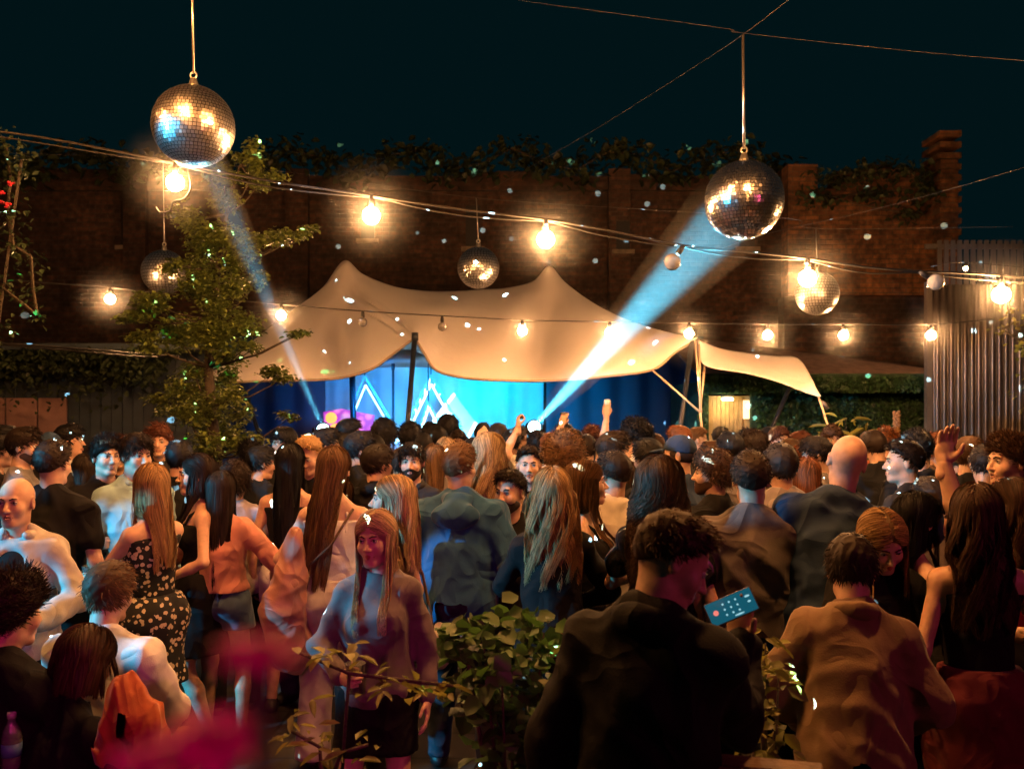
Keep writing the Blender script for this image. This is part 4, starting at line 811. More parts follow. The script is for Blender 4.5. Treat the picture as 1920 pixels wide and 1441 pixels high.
    c0 = hp((0, 0, 0)); parts.append(surf(hd_ + trap[:0], vh, lo=c0 - V3(.16, .16, .085) * hs, hi=c0 + V3(.16, .16, .26) * hs))
    for sg in (1, -1):
        if hands[sg][0]: parts.append(surf(hands[sg][0], vd))
    Vb, Fb = joinm(parts); np_mesh('body', Vb, Fb, skin_mat(skin), e)
    # --- clothes
    kind, colr = topw[0], topw[1]; m_top = cloth_mat(colr); up = R @ V3(0, 0, 1); dz = lambda z: float(up @ t3((0, 0, z)))
    fine = vb if lod else .011
    allb = bodyp; cl = []
    if kind != 'none':
        t = {'tee': .019, 'long': .015, 'jacket': .026, 'hood': .028, 'blazer': .022, 'crop': .009, 'puff': .02, 'strap': .010, 'coat': .032, 'tight': .009}[kind] * s
        am_ = .006 if kind in ('strap', 'crop', 'tight') else .014; t = t - am_ * .5; cp = [inflate(p, t) for p in tor + glut]
        if kind not in ('strap',): cp += [inflate(p, t * .8) for p in trap]
        sl = {'tee': .55, 'crop': 0, 'strap': 0, 'puff': 1.05}.get(kind, 1.93)
        for sg in (1, -1):
            S, E, T, _ = armp[sg]
            if sl > 0: cp.append(ell(S, V3(.050, .050, .052) * s * f_ + t * .6, None, .03))
            if 0 < sl <= 1.1: cp.append(cap(S, S + (E - S) * min(sl, 1), .047 * s * f_ + t * .7, .047 * s * f_ + t * 1.1, .02))
            if sl > 1: cp += [cap(S, E, .046 * s * f_ + t * .9, .039 * s * f_ + t, .03), cap(E, E + (T - E) * (sl - 1), .040 * s * f_ + t, .029 * s * f_ + t * .9, .02)]
        cp += [ell(t3((0, 0, -.02)), V3(.158, .122, .12) * s + t + .008, R, .05), cap(t3((0, 0, -.05)), t3((0, 0, .3)), .128 * s + t, .115 * s + t, .06)] if kind not in ('crop', 'strap', 'tight') else []
        cuts = [(-up, -dz({'crop': .10, 'strap': .02, 'coat': -.40, 'jacket': -.12, 'hood': -.10, 'blazer': -.16, 'tight': .04, 'puff': .06}.get(kind, -.08)))]
        if kind in ('jacket', 'coat', 'hood', 'blazer'): cp += [ell(t3((0, 0, .12)), V3(.168 * wide, .132, .30) * s, R, .06)]
        if kind in ('coat',): cp += [cap(t3((0, 0, -.05)), t3((0, .0, -.42)), .155 * s, .17 * s, .05)]
        if kind in ('strap', 'crop'): cuts.append((up, dz(.405 if kind == 'strap' else .43)))
        hole = ell(hp((0, -.005, -.03)), V3(.066, .072, .055) * s, R, .012, 's'); cp.append(hole)
        if kind == 'blazer' or kind == 'open':
            cp.append(cap(t3((0, .14, .56)), t3((0, .155, -.2)), .075 * s, .095 * s, .01, 's'))
        V, Q = surf(cp, fine, cuts, post=folds(seed, .006 if kind in ('strap', 'crop', 'tight') else .018, 21, .6)); np_mesh('top' if kind != 'jacket' else 'jacket', V, Q, m_top, e)
        if kind in ('blazer',):
            cp2 = [inflate(p, .012 * s) for p in tor] + [inflate(p, .008 * s) for p in trap] + [hole]; V, Q = surf(cp2, fine, [(-up, -dz(-.06))]); np_mesh('shirt', V, Q, cloth_mat(topw[2]), e)
        if kind in ('hood', 'jacket', 'blazer') and lod < 2:
            hr = .038 if kind == 'hood' else .030; n_ = 14; pp = []
            for k in range(n_):
                a = -2.25 + 4.5 * k / (n_ - 1); pp.append(t3((.088 * math.sin(a) * 1.05, -.012 - .085 * math.cos(a), .505 - .028 * math.cos(a)) if kind == 'hood' else (.074 * math.sin(a), -.012 - .078 * math.cos(a), .535)))
            hpn = [cap(pp[k], pp[k + 1], hr * s * (1 - .35 * abs(k / 6.5 - 1)), hr * s * (1 - .35 * abs((k + 1) / 6.5 - 1)), .02) for k in range(n_ - 1)]
            if kind == 'hood' or 'hooded' in topw: hpn += [ell(t3((0, -.130, .455)), V3(.125, .045, .068) * s, R, .04)]
            V, Q = surf(hpn, .011, post=folds(seed + 3, .006, 30)); np_mesh('hood' if (kind == 'hood' or 'hooded' in topw) else 'collar', V, Q, m_top, e)
        if kind in ('tee', 'long') and lod < 2 and 'collar' in topw:
            pp = [t3((.068 * math.sin(a), -.008 - .07 * math.cos(a), .53)) for a in np.linspace(-2.3, 2.3, 10)]; V, Q = surf([cap(pp[k], pp[k + 1], .020 * s, .020 * s, .01) for k in range(9)], .009); np_mesh('collar', V, Q, m_top, e)
        if kind == 'strap' or 'straps' in topw:
            for sg in (-1, 1):
                pth = [t3((sg * .075, -.088, .37)), t3((sg * .078, -.068, .46)), t3((sg * .08, -.015, .508)), t3((sg * .078, .06, .46)), t3((sg * .072, .11, .37))]; V, Q = surf([cap(pth[k], pth[k + 1], .009, .009, .008) for k in range(4)], .007); np_mesh('strap', V, Q, m_top, e)
    bk, bc = bot[0], bot[1]
    if bk != 'none' and not cut_feet:
        t = {'jeans': .012, 'wide': .02, 'shorts': .018, 'skirt': .014, 'dress': .014, 'mini': .012, 'leggings': .006}[bk] * s; lowb = [inflate(p, t) for p in tor[:2] + glut]; hi_c = [(up, dz(.11 if kind in ('crop', 'strap', 'tight', 'none', 'puff') or sit else .0))]
        if bk in ('jeans', 'leggings', 'wide'):
            lowb += [inflate(p, t) for p in leg]
            for sg in (1, -1):
                Hp, K, A, _ = legp[sg]; fl = 1.6 if bk == 'wide' else 1.0; lowb += [cap(Hp, K, .087 * s + t, .060 * s * (1.1 if bk == 'wide' else 1) + t, .03), cap(K, A, .060 * s * (1.1 if bk == 'wide' else 1) + t, .044 * s * fl + t, .02)]
            hi_c.append((V3(0, 0, -1), -.06 * s))
        elif bk == 'shorts':
            for sg in (1, -1): Hp, K, A, _ = legp[sg]; lowb += [cap(Hp, Hp + (K - Hp) * .42, .09 * s + t, .088 * s + t, .03)]
            hi_c.append((V3(0, 0, -1), -(float(legp[1][0][2]) - .17 * s)))
        else:
            L = {'skirt': .42, 'dress': .38, 'mini': .30}[bk]; a = t3((0, 0, .0)); b = a + V3(0, .0, -L - .1) * s if sit is None else a + V3(0, .45, -.12) * s
            lowb += [cap(legp[sg][0], legp[sg][0] + (legp[sg][1] - legp[sg][0]) * (.9 if sit else .95), .09 * s + t, .075 * s + t, .08) for sg in (1, -1)]
            lowb += [ell(a - V3(0, 0, .05) * s, V3(.172, .135, .16) * s, None, .05), cap(a, b, .135 * s, (.19 if bk != 'mini' else .16) * s, .06)]
            if sit is None: hi_c.append((V3(0, 0, -1), -(float(a[2]) - L * s)))
        V, Q = surf(lowb, fine, hi_c, post=folds(seed + 1, .006 if bk not in ('skirt', 'dress') else .012, 24 if bk not in ('skirt', 'dress') else 34, .15 if bk in ('skirt', 'dress') else .6)); np_mesh({'jeans': 'trousers', 'wide': 'trousers', 'leggings': 'trousers', 'shorts': 'shorts'}.get(bk, 'skirt'), V, Q, cloth_mat(bc), e)
    if not cut_feet:
        for k_ in (0, 1): V, Q = surf(foot(.008)[k_ * 2:k_ * 2 + 2], max(fine, .012), [(V3(0, 0, -1), -.004)]); np_mesh('shoe', V, Q, mat('shoe ' + shoe, CLOTH.get(shoe, (.02, .02, .02)), .5), e)
    # --- hair
    hk, hcol = hair[0], hair[1]; hm = hair_mat(hcol); ns = {0: 1500, 1: 650, 2: 260}[lod] * (1 if hair[0] in ('long', 'wavy', 'curlylong', 'pony', 'bob', 'midl') else 2)
    if hk in ('short', 'curly', 'buzz', 'afro', 'quiff', 'fade', 'bun'):
        th = {'short': .014, 'curly': .022, 'buzz': .004, 'afro': .055, 'quiff': .014, 'fade': .010, 'bun': .010}[hk]
        hp_ = [ell(q((0, -.014, .128)), V3(.075 + th * .75, .097 + th * .8, .090 + th) * J, HR, .01)]
        if hk in ('quiff', 'short', 'curly', 'fade'): hp_ += [ell(q((0, .035, .178 + th * .5)), V3(.055, .045, .03 + th) * J, HR, .03)]
        if hk == 'bun': hp_ += [ell(q((0, -.09, .19)), V3(.035, .035, .035) * J, HR, .01)]
        fr = HR @ V3(0, 1, 0); uu_ = HR @ V3(0, 0, 1); low = .052 if hk != 'fade' else .095
        nn = HR @ unit(V3(0, .80, -1)); cuts = [(nn, float(nn @ q((0, -.085, .018 if hk != 'fade' else .055))) + 0)]
        if hk != 'afro': hp_ += [ell(q((sg * .085, .055, .06)), V3(.03, .05, .085) * J, HR, .012, 's') for sg in (-1, 1)] + [ell(q((0, .115, .095)), V3(.060, .045, .060) * J, HR, .015, 's')]
        V, Q = surf(hp_, vh * 1.15, cuts, post=folds(seed + 5, .004 + th * .12, 90 if hk != 'curly' else 120, 1))
        Vh, Qh = [V], [Q]; nb = len(V)
        if hk != 'buzz' and len(V):
            ix = r.integers(0, len(V), ns); rootp = V[ix]; c_ = q((0, -.014, .12)); out = rootp - c_; out /= np.linalg.norm(out, axis=1)[:, None]; keep = ((rootp - q((0, 0, 0))) @ uu_) > (.04 + (.05 if hk == 'fade' else 0)); rootp, out = rootp[keep], out[keep]
            comb_ = {'short': (fr * .9 - uu_ * .25), 'quiff': (fr * .5 + uu_ * .7), 'curly': uu_ * .1, 'afro': uu_ * 0, 'fade': fr * .7, 'bun': -fr * .9 + uu_ * .3}[hk]; L = {'short': .026, 'quiff': .032, 'curly': .032, 'afro': .03, 'fade': .02, 'bun': .03}[hk] * J; m = 5 if lod else 6; tt = np.linspace(0, 1, m)[None, :, None]
            dv = out * (.45 if hk not in ('afro', 'curly') else .9) + comb_ + r.normal(0, .42, out.shape); dv -= uu_ * .1; dv /= np.linalg.norm(dv, axis=1)[:, None]; Lr = L * r.uniform(.5, 1.3, (len(rootp), 1, 1)); pts_ = rootp[:, None] - out[:, None] * .004 + dv[:, None] * Lr * tt
            droop = comb_ if np.linalg.norm(comb_) > .2 else r.normal(0, 1, 3); pts_ += (droop[None, None] * .3 - uu_ * .25) * Lr * tt ** 2
            if hk in ('curly', 'afro'): ph = r.uniform(0, 6.3, (len(rootp), 1)); s1 = np.cross(out, uu_ + .01); pts_ += (s1[:, None] * np.sin(ph + 6 * tt[..., 0])[..., None] + out[:, None] * np.cos(ph + 6 * tt[..., 0])[..., None] * .6) * .009
            Vs, Qs = strands(pts_, .0042 * (1 + .6 * lod), seed); Vh.append(Vs); Qh.append(Qs + nb)
        np_mesh('hair', np.concatenate(Vh), np.concatenate(Qh), hm, e)
    elif hk in ('long', 'wavy', 'curlylong', 'pony', 'bob', 'midl'):
        Lh = {'long': .50, 'wavy': .36, 'curlylong': .40, 'pony': .30, 'bob': .20, 'midl': .30}[hk] * (hair[2] if len(hair) > 2 else 1.0); vol = {'curlylong': .035, 'wavy': .016, 'bob': .02}.get(hk, .010)
        hp_ = [ell(q((0, -.014, .126)), V3(.077 + vol * .4, .099 + vol * .4, .092 + vol * .3) * J, HR, .01), ell(q((0, -.055, .04)), V3(.062 + vol, .05, .08) * J, HR, .03), ell(q((0, .135, .085)), V3(.064, .085, .095) * J, HR, .015, 's')]
        nn = HR @ unit(V3(0, .9, -1)); V, Q = surf(hp_, vh * 1.2, [(nn, float(nn @ q((0, -.09, -.03))))]); Vh, Qh, nb = [V], [Q], len(V)
        n = int(ns * 1.7); side = np.where(r.random(n) < .5, -1, 1); az = np.radians(side * np.where(r.random(n) < (.4 if hair[-1] == 'front' else .10), r.uniform(54, 84, n), r.uniform(84, 180, n))); m = 22 if lod == 0 else 16
        a1 = 8 if lod == 0 else 6; tt = np.linspace(0, 1, a1)[None, :, None]; rx, ry, rz_ = .084 + vol * .5, .105 + vol * .5, .098 + vol * .3
        fs = np.radians(np.interp(np.abs(az), [.9, 1.5, 1.9, PI], [60, 48, 10, -70])) + r.normal(0, .12, n); d0_ = np.stack([-side * .04 + r.normal(0, .02, n), np.sin(fs), np.cos(fs)], 1); d1_ = np.stack([-np.sin(az), np.cos(az), np.full(n, -.05)], 1)
        t0_ = r.uniform(0, .55, (n, 1, 1)); te = t0_ + (1 - t0_) * tt; dd_ = d0_[:, None] * np.cos(te * PI / 2) + d1_[:, None] * np.sin(te * PI / 2); dd_ /= np.linalg.norm(dd_, axis=2)[..., None]
        loc = (dd_ * np.array([rx, ry, rz_]) + np.array([0, -.014, .122])) * (1 + r.uniform(-.02, .05, (n, 1, 1)))
        head_pts = HO + (loc @ HR.T) * J; last = head_pts[:, -1]; m2 = m - a1; t2 = np.linspace(0, 1, m2 + 1)[1:][None, :, None]; cl_ = np.round(az * 3.2); Lr = (Lh * (r.uniform(.80, 1.02, (n, 1, 1)) + .13 * np.sin(cl_ * 2.3 + seed)[:, None, None])) * s
        down = last[:, None] + np.array([0, 0, -1.0]) * (Lr + .06) * t2; cx_ = HO[:2]; k = 1 - (.30 if hk not in ('curlylong', 'wavy') else -.12) * t2[..., 0] ** .7 * (1 if hk != 'bob' else .2)
        down[..., 0] = cx_[0] + (down[..., 0] - cx_[0]) * k * (1 if not hair[-1] == 'wide' else 1.15)
        down[..., 0] += sway * t2[..., 0] * s; bk_ = (np.cos(az) < .25)[:, None]; down[..., 1] = np.where(bk_, down[..., 1] - .02 * t2[..., 0], down[..., 1] + .02 * t2[..., 0])
        if hk == 'pony': ptc = q((0, -.11, .12)); k2 = np.clip(t2 * 1.6, 0, 1); tail = ptc + np.array([0, 0, -1.]) * (Lr) * t2 + r.normal(0, .014, (n, 1, 3)); down = down * (1 - k2) + tail * k2; 
        amp, fq = {'wavy': (.017, 15), 'curlylong': (.026, 30), 'long': (.010, 9), 'midl': (.011, 11), 'bob': (.008, 12), 'pony': (.006, 12)}[hk]; ph = r.uniform(0, 6.3, (n, 1)) if hk == 'curlylong' else (np.round(az * 3.5)[:, None] * 1.7 + r.normal(0, .5, (n, 1)))
        dd = t2[..., 0] * Lr[..., 0]; down[..., 0] += amp * np.sin(ph + fq * dd * (2.2 if hk != 'long' else 1)) * np.minimum(1, t2[..., 0] * 3); down[..., 1] += amp * np.cos(ph + fq * dd * 2.2) * np.minimum(1, t2[..., 0] * 3)
        allp = np.concatenate([head_pts, down], 1); fl = allp[:, a1:].reshape(-1, 3)
        colp = [inflate(p, {'jacket': .03, 'coat': .032}.get(kind, .016) * s) for p in tor + trap + [ell(armp[sg][0], V3(.05, .05, .05) * s, None, .03) for sg in (1, -1)] + [cap(armp[sg][0], armp[sg][1], .045 * s, .04 * s, .03) for sg in (1, -1)]] + neck
        fw = R @ V3(0, 1, 0); rel = (fl - t3((0, 0, .45))) @ fw; sgn = np.where(np.repeat(np.cos(az) > .12, m2), 1.0, -1.0)[:, None]
        for _ in range(6):
            d0 = field_at(colp, fl); push = np.clip(.006 + (np.arange(len(fl)) * 7919 % 5) * .003 - d0, 0, .12); fl = fl + (fw[None] * sgn + V3(0, 0, .08)) * push[:, None]
        allp[:, a1:] = fl.reshape(n, m2, 3)
        Vs, Qs = strands(allp, .0042 * (1 + .6 * lod), seed); Vh.append(Vs); Qh.append(Qs + nb); np_mesh('hair', np.concatenate(Vh), np.concatenate(Qh), hm, e)
    if hk == 'cap' or 'cap' in extra:
        cm = cloth_mat(hair[1] if hk == 'cap' else 'navy'); nn = HR @ unit(V3(0, .12, -1)); V, Q = surf([ell(q((0, -.012, .135)), V3(.084, .106, .096) * J, HR, .01)], vh * 1.2, [(nn, float(nn @ q((0, 0, .125))))]); parts_ = [(V, Q)]
        bs = -1 if 'backcap' in extra else 1; V, Q = surf([ell(q((0, bs * .125, .128)), V3(.062, .06, .008) * J, HR @ rotx(-.15), .01)], .007); parts_.append((V, Q)); V, Q = joinm(parts_); np_mesh('cap', V, Q, cm, e)
        V, Q = surf([ell(q((0, -.014, .105)), V3(.079, .10, .07) * J, HR, .01), ell(q((0, .12, .06)), V3(.09, .1, .11) * J, HR, .02, 's')], vh * 1.2, [(nn, float(nn @ q((0, 0, .06))))]); np_mesh('hair', V, Q, hair_mat('dark'), e)
    # --- face details
    if eyes is None: eyes = abs(((rz + head[0]) + 180) % 360 - 180) > 50
    if eyes:
        for sg in (-1, 1):
            mb = MB(); c_ = Vector(q((sg * .031, .0765, .1015))); mb.ball(c_, .0118 * J, 8); mb.build('eye', mat('eye white', (.62, .58, .54), .2), e, True)
            d_ = Vector(HR @ V3(0, 1, 0)); mb = MB(); mb.ball(c_ + d_ * .0068 * J, .0062 * J, 6); mb.build('iris', mat('dark iris', (.015, .01, .008), .1), e, True)
            br = [q((sg * a, b, z)) for a, b, z in ((.013, .092, .117), (.026, .0915, .1235), (.042, .081, .121))]; V, Q = surf([cap(br[k], br[k + 1], .0036 * J, .0028 * J, .004) for k in range(2)], .003); np_mesh('eyebrow', V, Q, hair_mat('dark' if hcol in ('black', 'dark', 'brown') else 'brown'), e)
            ld = [q((sg * a, b, z)) for a, b, z in ((.018, .0885, .1035), (.031, .0905, .1085), (.044, .084, .1045))]; V, Q = surf([cap(ld[k], ld[k + 1], .0019, .0019, .002) for k in range(2)], .002); np_mesh('eyelash', V, Q, mat('lash', (.01, .008, .007), .5), e)
        mo = .004 * mouth; lp = [cap(q((-.024, .083, .0345 + mo * .3)), q((0, .0935, .039 + mo)), .0035 * J, .0045 * J, .004), cap(q((.024, .083, .0345 + mo * .3)), q((0, .0935, .039 + mo)), .0035 * J, .0045 * J, .004), cap(q((-.023, .083, .0335 - mo * .6)), q((0, .0925, .0275 - mo * 1.6)), .0035 * J, .0052 * J, .004), cap(q((.023, .083, .0335 - mo * .6)), q((0, .0925, .0275 - mo * 1.6)), .0035 * J, .0052 * J, .004)]
        V, Q = surf(lp, .0025); np_mesh('lips', V, Q, mat('lips' + sex, (.36, .10, .08) if fem else (.38, .17, .13), .35), e)
    if beard:
        bp_ = [ell(q((0, .030, .045)), V3(.058 * w1 + .002, .065, .062) * J, HR, .01), ell(q((0, .066, .0)), V3(.030, .030, .026) * J, HR, .03), ell(q((0, .06, .115)), V3(.08, .09, .055) * J, HR, .02, 's'), ell(q((0, .10, .031)), V3(.018, .02, .009) * J, HR, .006, 's')]
        bp_ += [cap(q((-.018, .0885, .049)), q((.018, .0885, .049)), .0055 * J, .0055 * J, .004), cap(q((-.047, .0, .03)), q((-.018, .066, .0)), .017 * J, .015 * J, .02), cap(q((.047, .0, .03)), q((.018, .066, .0)), .017 * J, .015 * J, .02)]
        nn = -(HR @ unit(V3(0, 1, .2))); V, Q = surf(bp_, .0055 if lod == 0 else .008, [(nn, float(nn @ q((0, -.01, .04))))], post=folds(seed, .0022, 200, 1)); np_mesh('beard', V, Q, hair_mat(beard), e)
    if 'glasses' in extra:
        mb = MB()
        for sg in (-1, 1): mb.lathe([(.02 + .002 * math.cos(t), .002 * math.sin(t)) for t in np.linspace(0, 2 * PI, 7)[:-1]], q((sg * .031, .103, .102)), 14, Matrix(HR.tolist()) @ Matrix.Rotation(PI / 2, 3, 'X'), True); mb.bar(q((sg * .051, .1, .106)), q((sg * .078, -.005, .104)), .003)
        mb.bar(q((-.01, .105, .104)), q((.01, .105, .104)), .003); mb.build('glasses', mat('glasses frame', (.02, .02, .02), .3), e)
    W = lambda v: Vector(tuple(root + rot @ np.asarray(v, float)))
    return dict(root=e, W=W, rot=rot, s=s, grip={k: (W(anchors[k][0]), rot @ anchors[k][1], W(anchors[k][2])) for k in ('L', 'R')}, head=hp, t3=t3, legs=legp, pel=pel, R=R)
# ---------------------------------------------------------------- the crowd
GRP = 'people in the dancing crowd'
CAST = {}
def p(key, px, top, Y, rz, label, **k):
    k.setdefault('group', GRP); CAST[key] = person(px, top, Y, rz, label=label, **k); return CAST[key]
# nearest figures
p('phone', 1262, 978, 2.45, -28, 'man in black jacket bowing his head over a glowing phone', arms=('down', ('W', tuple(P(1384, 1200, 2.66)), (.2, -.3, -1), (.10, -.05, 1), (-.5, -.8, .2), .5)), head=(-58, 30, 0), lean=8, hair=('fade', 'brown'), topw=('jacket', 'black'), skin=0, wide=1.0, beard=None, eyes=True)
p('taupe', 705, 968, 3.9, 176, 'blonde woman in taupe top facing the camera with a straw drink', sex='f', arms=('down', ((.12, .24, .10), (1, -.4, -.6), (-.6, .75, .05), (-.8, -.6, 0), .95)), head=(-12, 2, 3), hair=('long', 'pale', 1.0, 'front'), topw=('long', 'taupe'), bot=('mini', 'black'), skin=1)
p('pinktop', 415, 888, 5.5, 4, 'woman with very long dark hair in pink shirt and denim shorts', sex='f', arms=(((.30, .20, .10), (1, -1, 0), None, (-1, 0, 0), .4), ((.30, .20, .10), (1, -1, 0), None, (-1, 0, 0), .4)), hair=('long', 'dark', 1.25), topw=('puff', 'pink'), bot=('shorts', 'denim'), skin=0, lod=0)
p('tallbrown', 628, 840, 5.1, 2, 'tall woman with long copper brown hair in cream crop top and beige trousers', sex='f', arms=('elbow', 'down'), head=(-14, 0, 0), hair=('long', 'light', 1.15), topw=('crop', 'cream', 'straps'), bot=('wide', 'beige'), skin=1, lod=0, sway=-.10)
p('blondeprof', 735, 898, 4.6, 74, 'blonde woman in profile with shoulder length hair and tan strapless top', sex='f', arms=('elbow', 'down'), head=(22, -4, 0), hair=('midl', 'pale', 1.0), topw=('strap', 'tan'), bot=('leggings', 'black'), skin=1, eyes=True, mouth=.6)
p('rainjacket', 862, 834, 5.0, -6, 'man seen from behind in navy hooded rain jacket', arms=('pocket', 'pocket'), head=(-20, 0, 0), hair=('fade', 'light'), topw=('jacket', 'jacketblue', 'hooded'), bot=('jeans', 'jeans'), skin=1, wide=1.1)  # navy jacket; the cyan light on it is put into its cloth colour
p('blacktee', 956, 888, 5.1, 168, 'stubbly man in black tee looking sideways beside the curled blonde', arms=('down', 'relax'), head=(-18, 0, 0), hair=('fade', 'dark'), topw=('tee', 'black'), skin=1, beard='dark')
p('curlblonde', 1035, 886, 4.5, 2, 'woman with curled golden blonde hair and black top seen from behind', sex='f', arms=('holdc', 'elbow'), hair=('wavy', 'blond', 1.05, 'wide'), topw=('long', 'black'), bot=('skirt', 'black'), skin=1, headk=1.05)
p('laugh', 1100, 866, 4.85, -108, 'laughing woman with straight light brown hair clutching her drink', sex='f', arms=(((-.02, .24, .26), (1, -.4, -.9), (-.3, .3, .9), (0, -1, .3), .8), 'holdc'), head=(24, -4, 0), hair=('long', 'light', .95), topw=('strap', 'black'), bot=('skirt', 'sequin'), skin=1, mouth=1.4, eyes=True)
p('whitetee', 1150, 850, 5.15, -14, 'buzz cut man in white tee leaning in towards the laughing woman', arms=('elbow', 'down'), head=(48, 4, 0), hair=('fade', 'dark'), topw=('tee', 'white'), bot=('jeans', 'jeans'), skin=0)
p('sequins', 1240, 866, 4.3, -12, 'woman with big dark spiral curls and black sequin dress', sex='f', arms=('holdc', 'down'), head=(-32, 0, 0), hair=('curlylong', 'brown', .95), topw=('tee', 'sequin'), bot=('skirt', 'sequin'), skin=0, headk=1.05)
p('greytee', 1408, 850, 4.3, -4, 'broad man in grey brown tee seen from behind', arms=('down', 'down'), head=(-5, 0, 0), hair=('fade', 'dark'), topw=('tee', 'greybrown'), bot=('jeans', 'black'), skin=0, wide=1.16)
p('beardcurl', 1335, 850, 5.3, 42, 'curly haired bearded man in black tee turning away between curls and grey tee', arms=('down', 'down'), head=(34, 0, 0), hair=('curly', 'brown'), topw=('tee', 'black'), skin=1, beard='brown', eyes=True)
p('hoodie', 1464, 836, 5.3, 2, 'dark haired man in pale grey hoodie with the hood down', arms=('relax', 'relax'), head=(6, 0, 0), hair=('short', 'dark'), topw=('hood', 'hoodie'), skin=0, wide=1.05)
p('bald', 1588, 812, 4.2, -20, 'bald man in navy tee stretching one arm up with open hand', arms=('relax', ('W', tuple(P(1770, 868, 3.95)), (1, -.2, -.6), (.12, 0, 1), (-.3, -1, 0), .4)), head=(12, 0, 4), roll=8, hair=('none', 'dark'), topw=('tee', 'navy'), skin=1, wide=1.15)
p('besidebald', 1694, 828, 5.4, 48, 'short haired man in profile half hidden by the raised arm', head=(30, 0, 0), hair=('fade', 'dark'), topw=('tee', 'charcoal'), skin=1, eyes=True)
p('longdark', 1832, 914, 3.55, -6, 'woman with long wavy dark hair and sleeveless top holding a short tumbler', sex='f', arms=('down', ((.16, .30, .17), (1, -.6, -.8), (-.4, .9, .1), (-.9, -.4, 0), .95)), hair=('wavy', 'brown', 1.05), head=(-25, 4, 0), topw=('strap', 'black'), bot=('skirt', 'darkred'), skin=0, wide=1.0, headk=1.0)
p('redtop', 1893, 904, 4.1, 30, 'woman with brown wavy hair in red strappy top', sex='f', arms=('elbow', 'down'), hair=('wavy', 'brown', .8), head=(12, 0, 0), topw=('strap', 'red', 'straps'), bot=('jeans', 'black'), skin=1)
p('smiler', 1892, 818, 4.6, 112, 'smiling young man in profile with quiffed hair at the photo edge', arms=('hold', 'down'), head=(-14, 0, 0), hair=('quiff', 'brown'), topw=('tee', 'charcoal', 'collar'), skin=1, mouth=.8, eyes=True)
p('huggingblonde', 1655, 974, 3.7, 168, 'blonde woman in black coat looking down and hugging the man in tan jacket', sex='f', arms=('elbow', ((.05, .34, .34), (1, -.2, -.6), (.2, 1, -.1), (-.1, 0, -1), .35)), head=(16, 30, 6), hair=('bob', 'blond', 1.0), topw=('coat', 'black'), bot=('skirt', 'black'), skin=1, eyes=True)
p('tanjacket', 1596, 1022, 3.3, -10, 'man in tan jacket leaning forward into a hug', arms=('elbow', 'elbow'), lean=16, roll=3, head=(-12, 18, 0), hair=('short', 'dark'), topw=('jacket', 'tan'), bot=('jeans', 'black'), skin=0, wide=1.0)
p('bareshoulder', 1722, 932, 4.0, -70, 'dark haired woman with bare shoulder facing the long haired drinker', sex='f', arms=('elbow', 'down'), hair=('long', 'black', .7), head=(-6, 6, 0), topw=('strap', 'black'), bot=('skirt', 'black'), skin=0, eyes=True)
p('paleshirt', 205, 1060, 3.9, -6, 'seated man in pale long sleeved shirt seen from behind', sit=1, H=1.83, arms=('lap', 'lap'), lean=8, head=(-6, 4, 0), hair=('short', 'light'), topw=('long', 'cream', 'collar'), bot=('jeans', 'orange'), skin=1, wide=1.08, group='people seated in front of the crowd')
p('seatdark', 162, 1186, 3.3, -30, 'seated figure in black with chin length dark hair leaning on the table', sex='f', sit=1, H=1.66, arms=('table', 'table'), lean=14, head=(10, 10, 0), hair=('bob', 'brown', .4), topw=('long', 'black'), bot=('jeans', 'black'), skin=0, group='people seated in front of the crowd')
p('seatedge', 22, 1084, 3.3, -18, 'seated man in black with cropped curls at the photo edge', sit=1, H=1.86, arms=('lap', 'table'), lean=4, head=(-10, 6, 0), hair=('curly', 'dark'), topw=('tee', 'black'), bot=('jeans', 'black'), skin=0, group='people seated in front of the crowd')
p('baldblazer', 30, 900, 4.4, 192, 'smiling bald man in beige blazer over black tee', arms=(((.16, .25, .14), (1, -.5, -.6), (-.3, .9, .1), (-.9, -.3, 0), .95), ((.12, .24, .10), (1, -.5, -.6), None, (-.8, -.5, 0), .8)), head=(-8, 0, 0), hair=('none', 'dark'), topw=('blazer', 'beige', 'black'), bot=('jeans', 'black'), skin=0, mouth=.5)
p('tattoo', 100, 828, 5.1, 6, 'man with cropped hair in black tee and light blue jeans turning his back', head=(-12, 0, 0), hair=('fade', 'dark'), topw=('tee', 'black'), bot=('jeans', 'black'), skin=1)
p('floralwoman', 283, 874, 4.9, 62, 'blonde woman in floral print dress holding out plastic cups', sex='f', arms=(((.10, .40, .16), (1, -.5, -.9), (-.1, 1, .1), (-1, -.1, 0), .95), ((.06, .40, .14), (1, -.5, -.9), (-.1, 1, .1), (-1, -.1, 0), .95)), head=(-22, 0, 0), hair=('long', 'blond', .75), topw=('crop', 'floral'), bot=('dress', 'floral'), skin=1, lod=0)
p('blacktee2', 200, 820, 5.9, 222, 'lean young man in black crew neck tee beside the cup holder', arms=('down', 'hold'), head=(4, 0, 0), hair=('quiff', 'dark'), topw=('tee', 'black'), bot=('jeans', 'jeans'), skin=1, lod=0)
p('cyanlitshirt', 256, 815, 5.7, 226, 'young man in pale shirt glowing cyan behind the floral dress', head=(6, 6, 0), hair=('short', 'dark'), topw=('long', 'cyan', 'collar'), bot=('jeans', 'jeans'), skin=1, lod=0)  # pale shirt whose cloth colour carries the cyan light
p('blackdress', 368, 855, 5.5, 118, 'dark haired woman in black strappy dress lit cyan on her brow', sex='f', arms=('elbow', 'down'), head=(0, 0, 0), hair=('midl', 'dark', 1.1), topw=('strap', 'black', 'straps'), bot=('dress', 'black'), skin=1, eyes=True, lod=0)
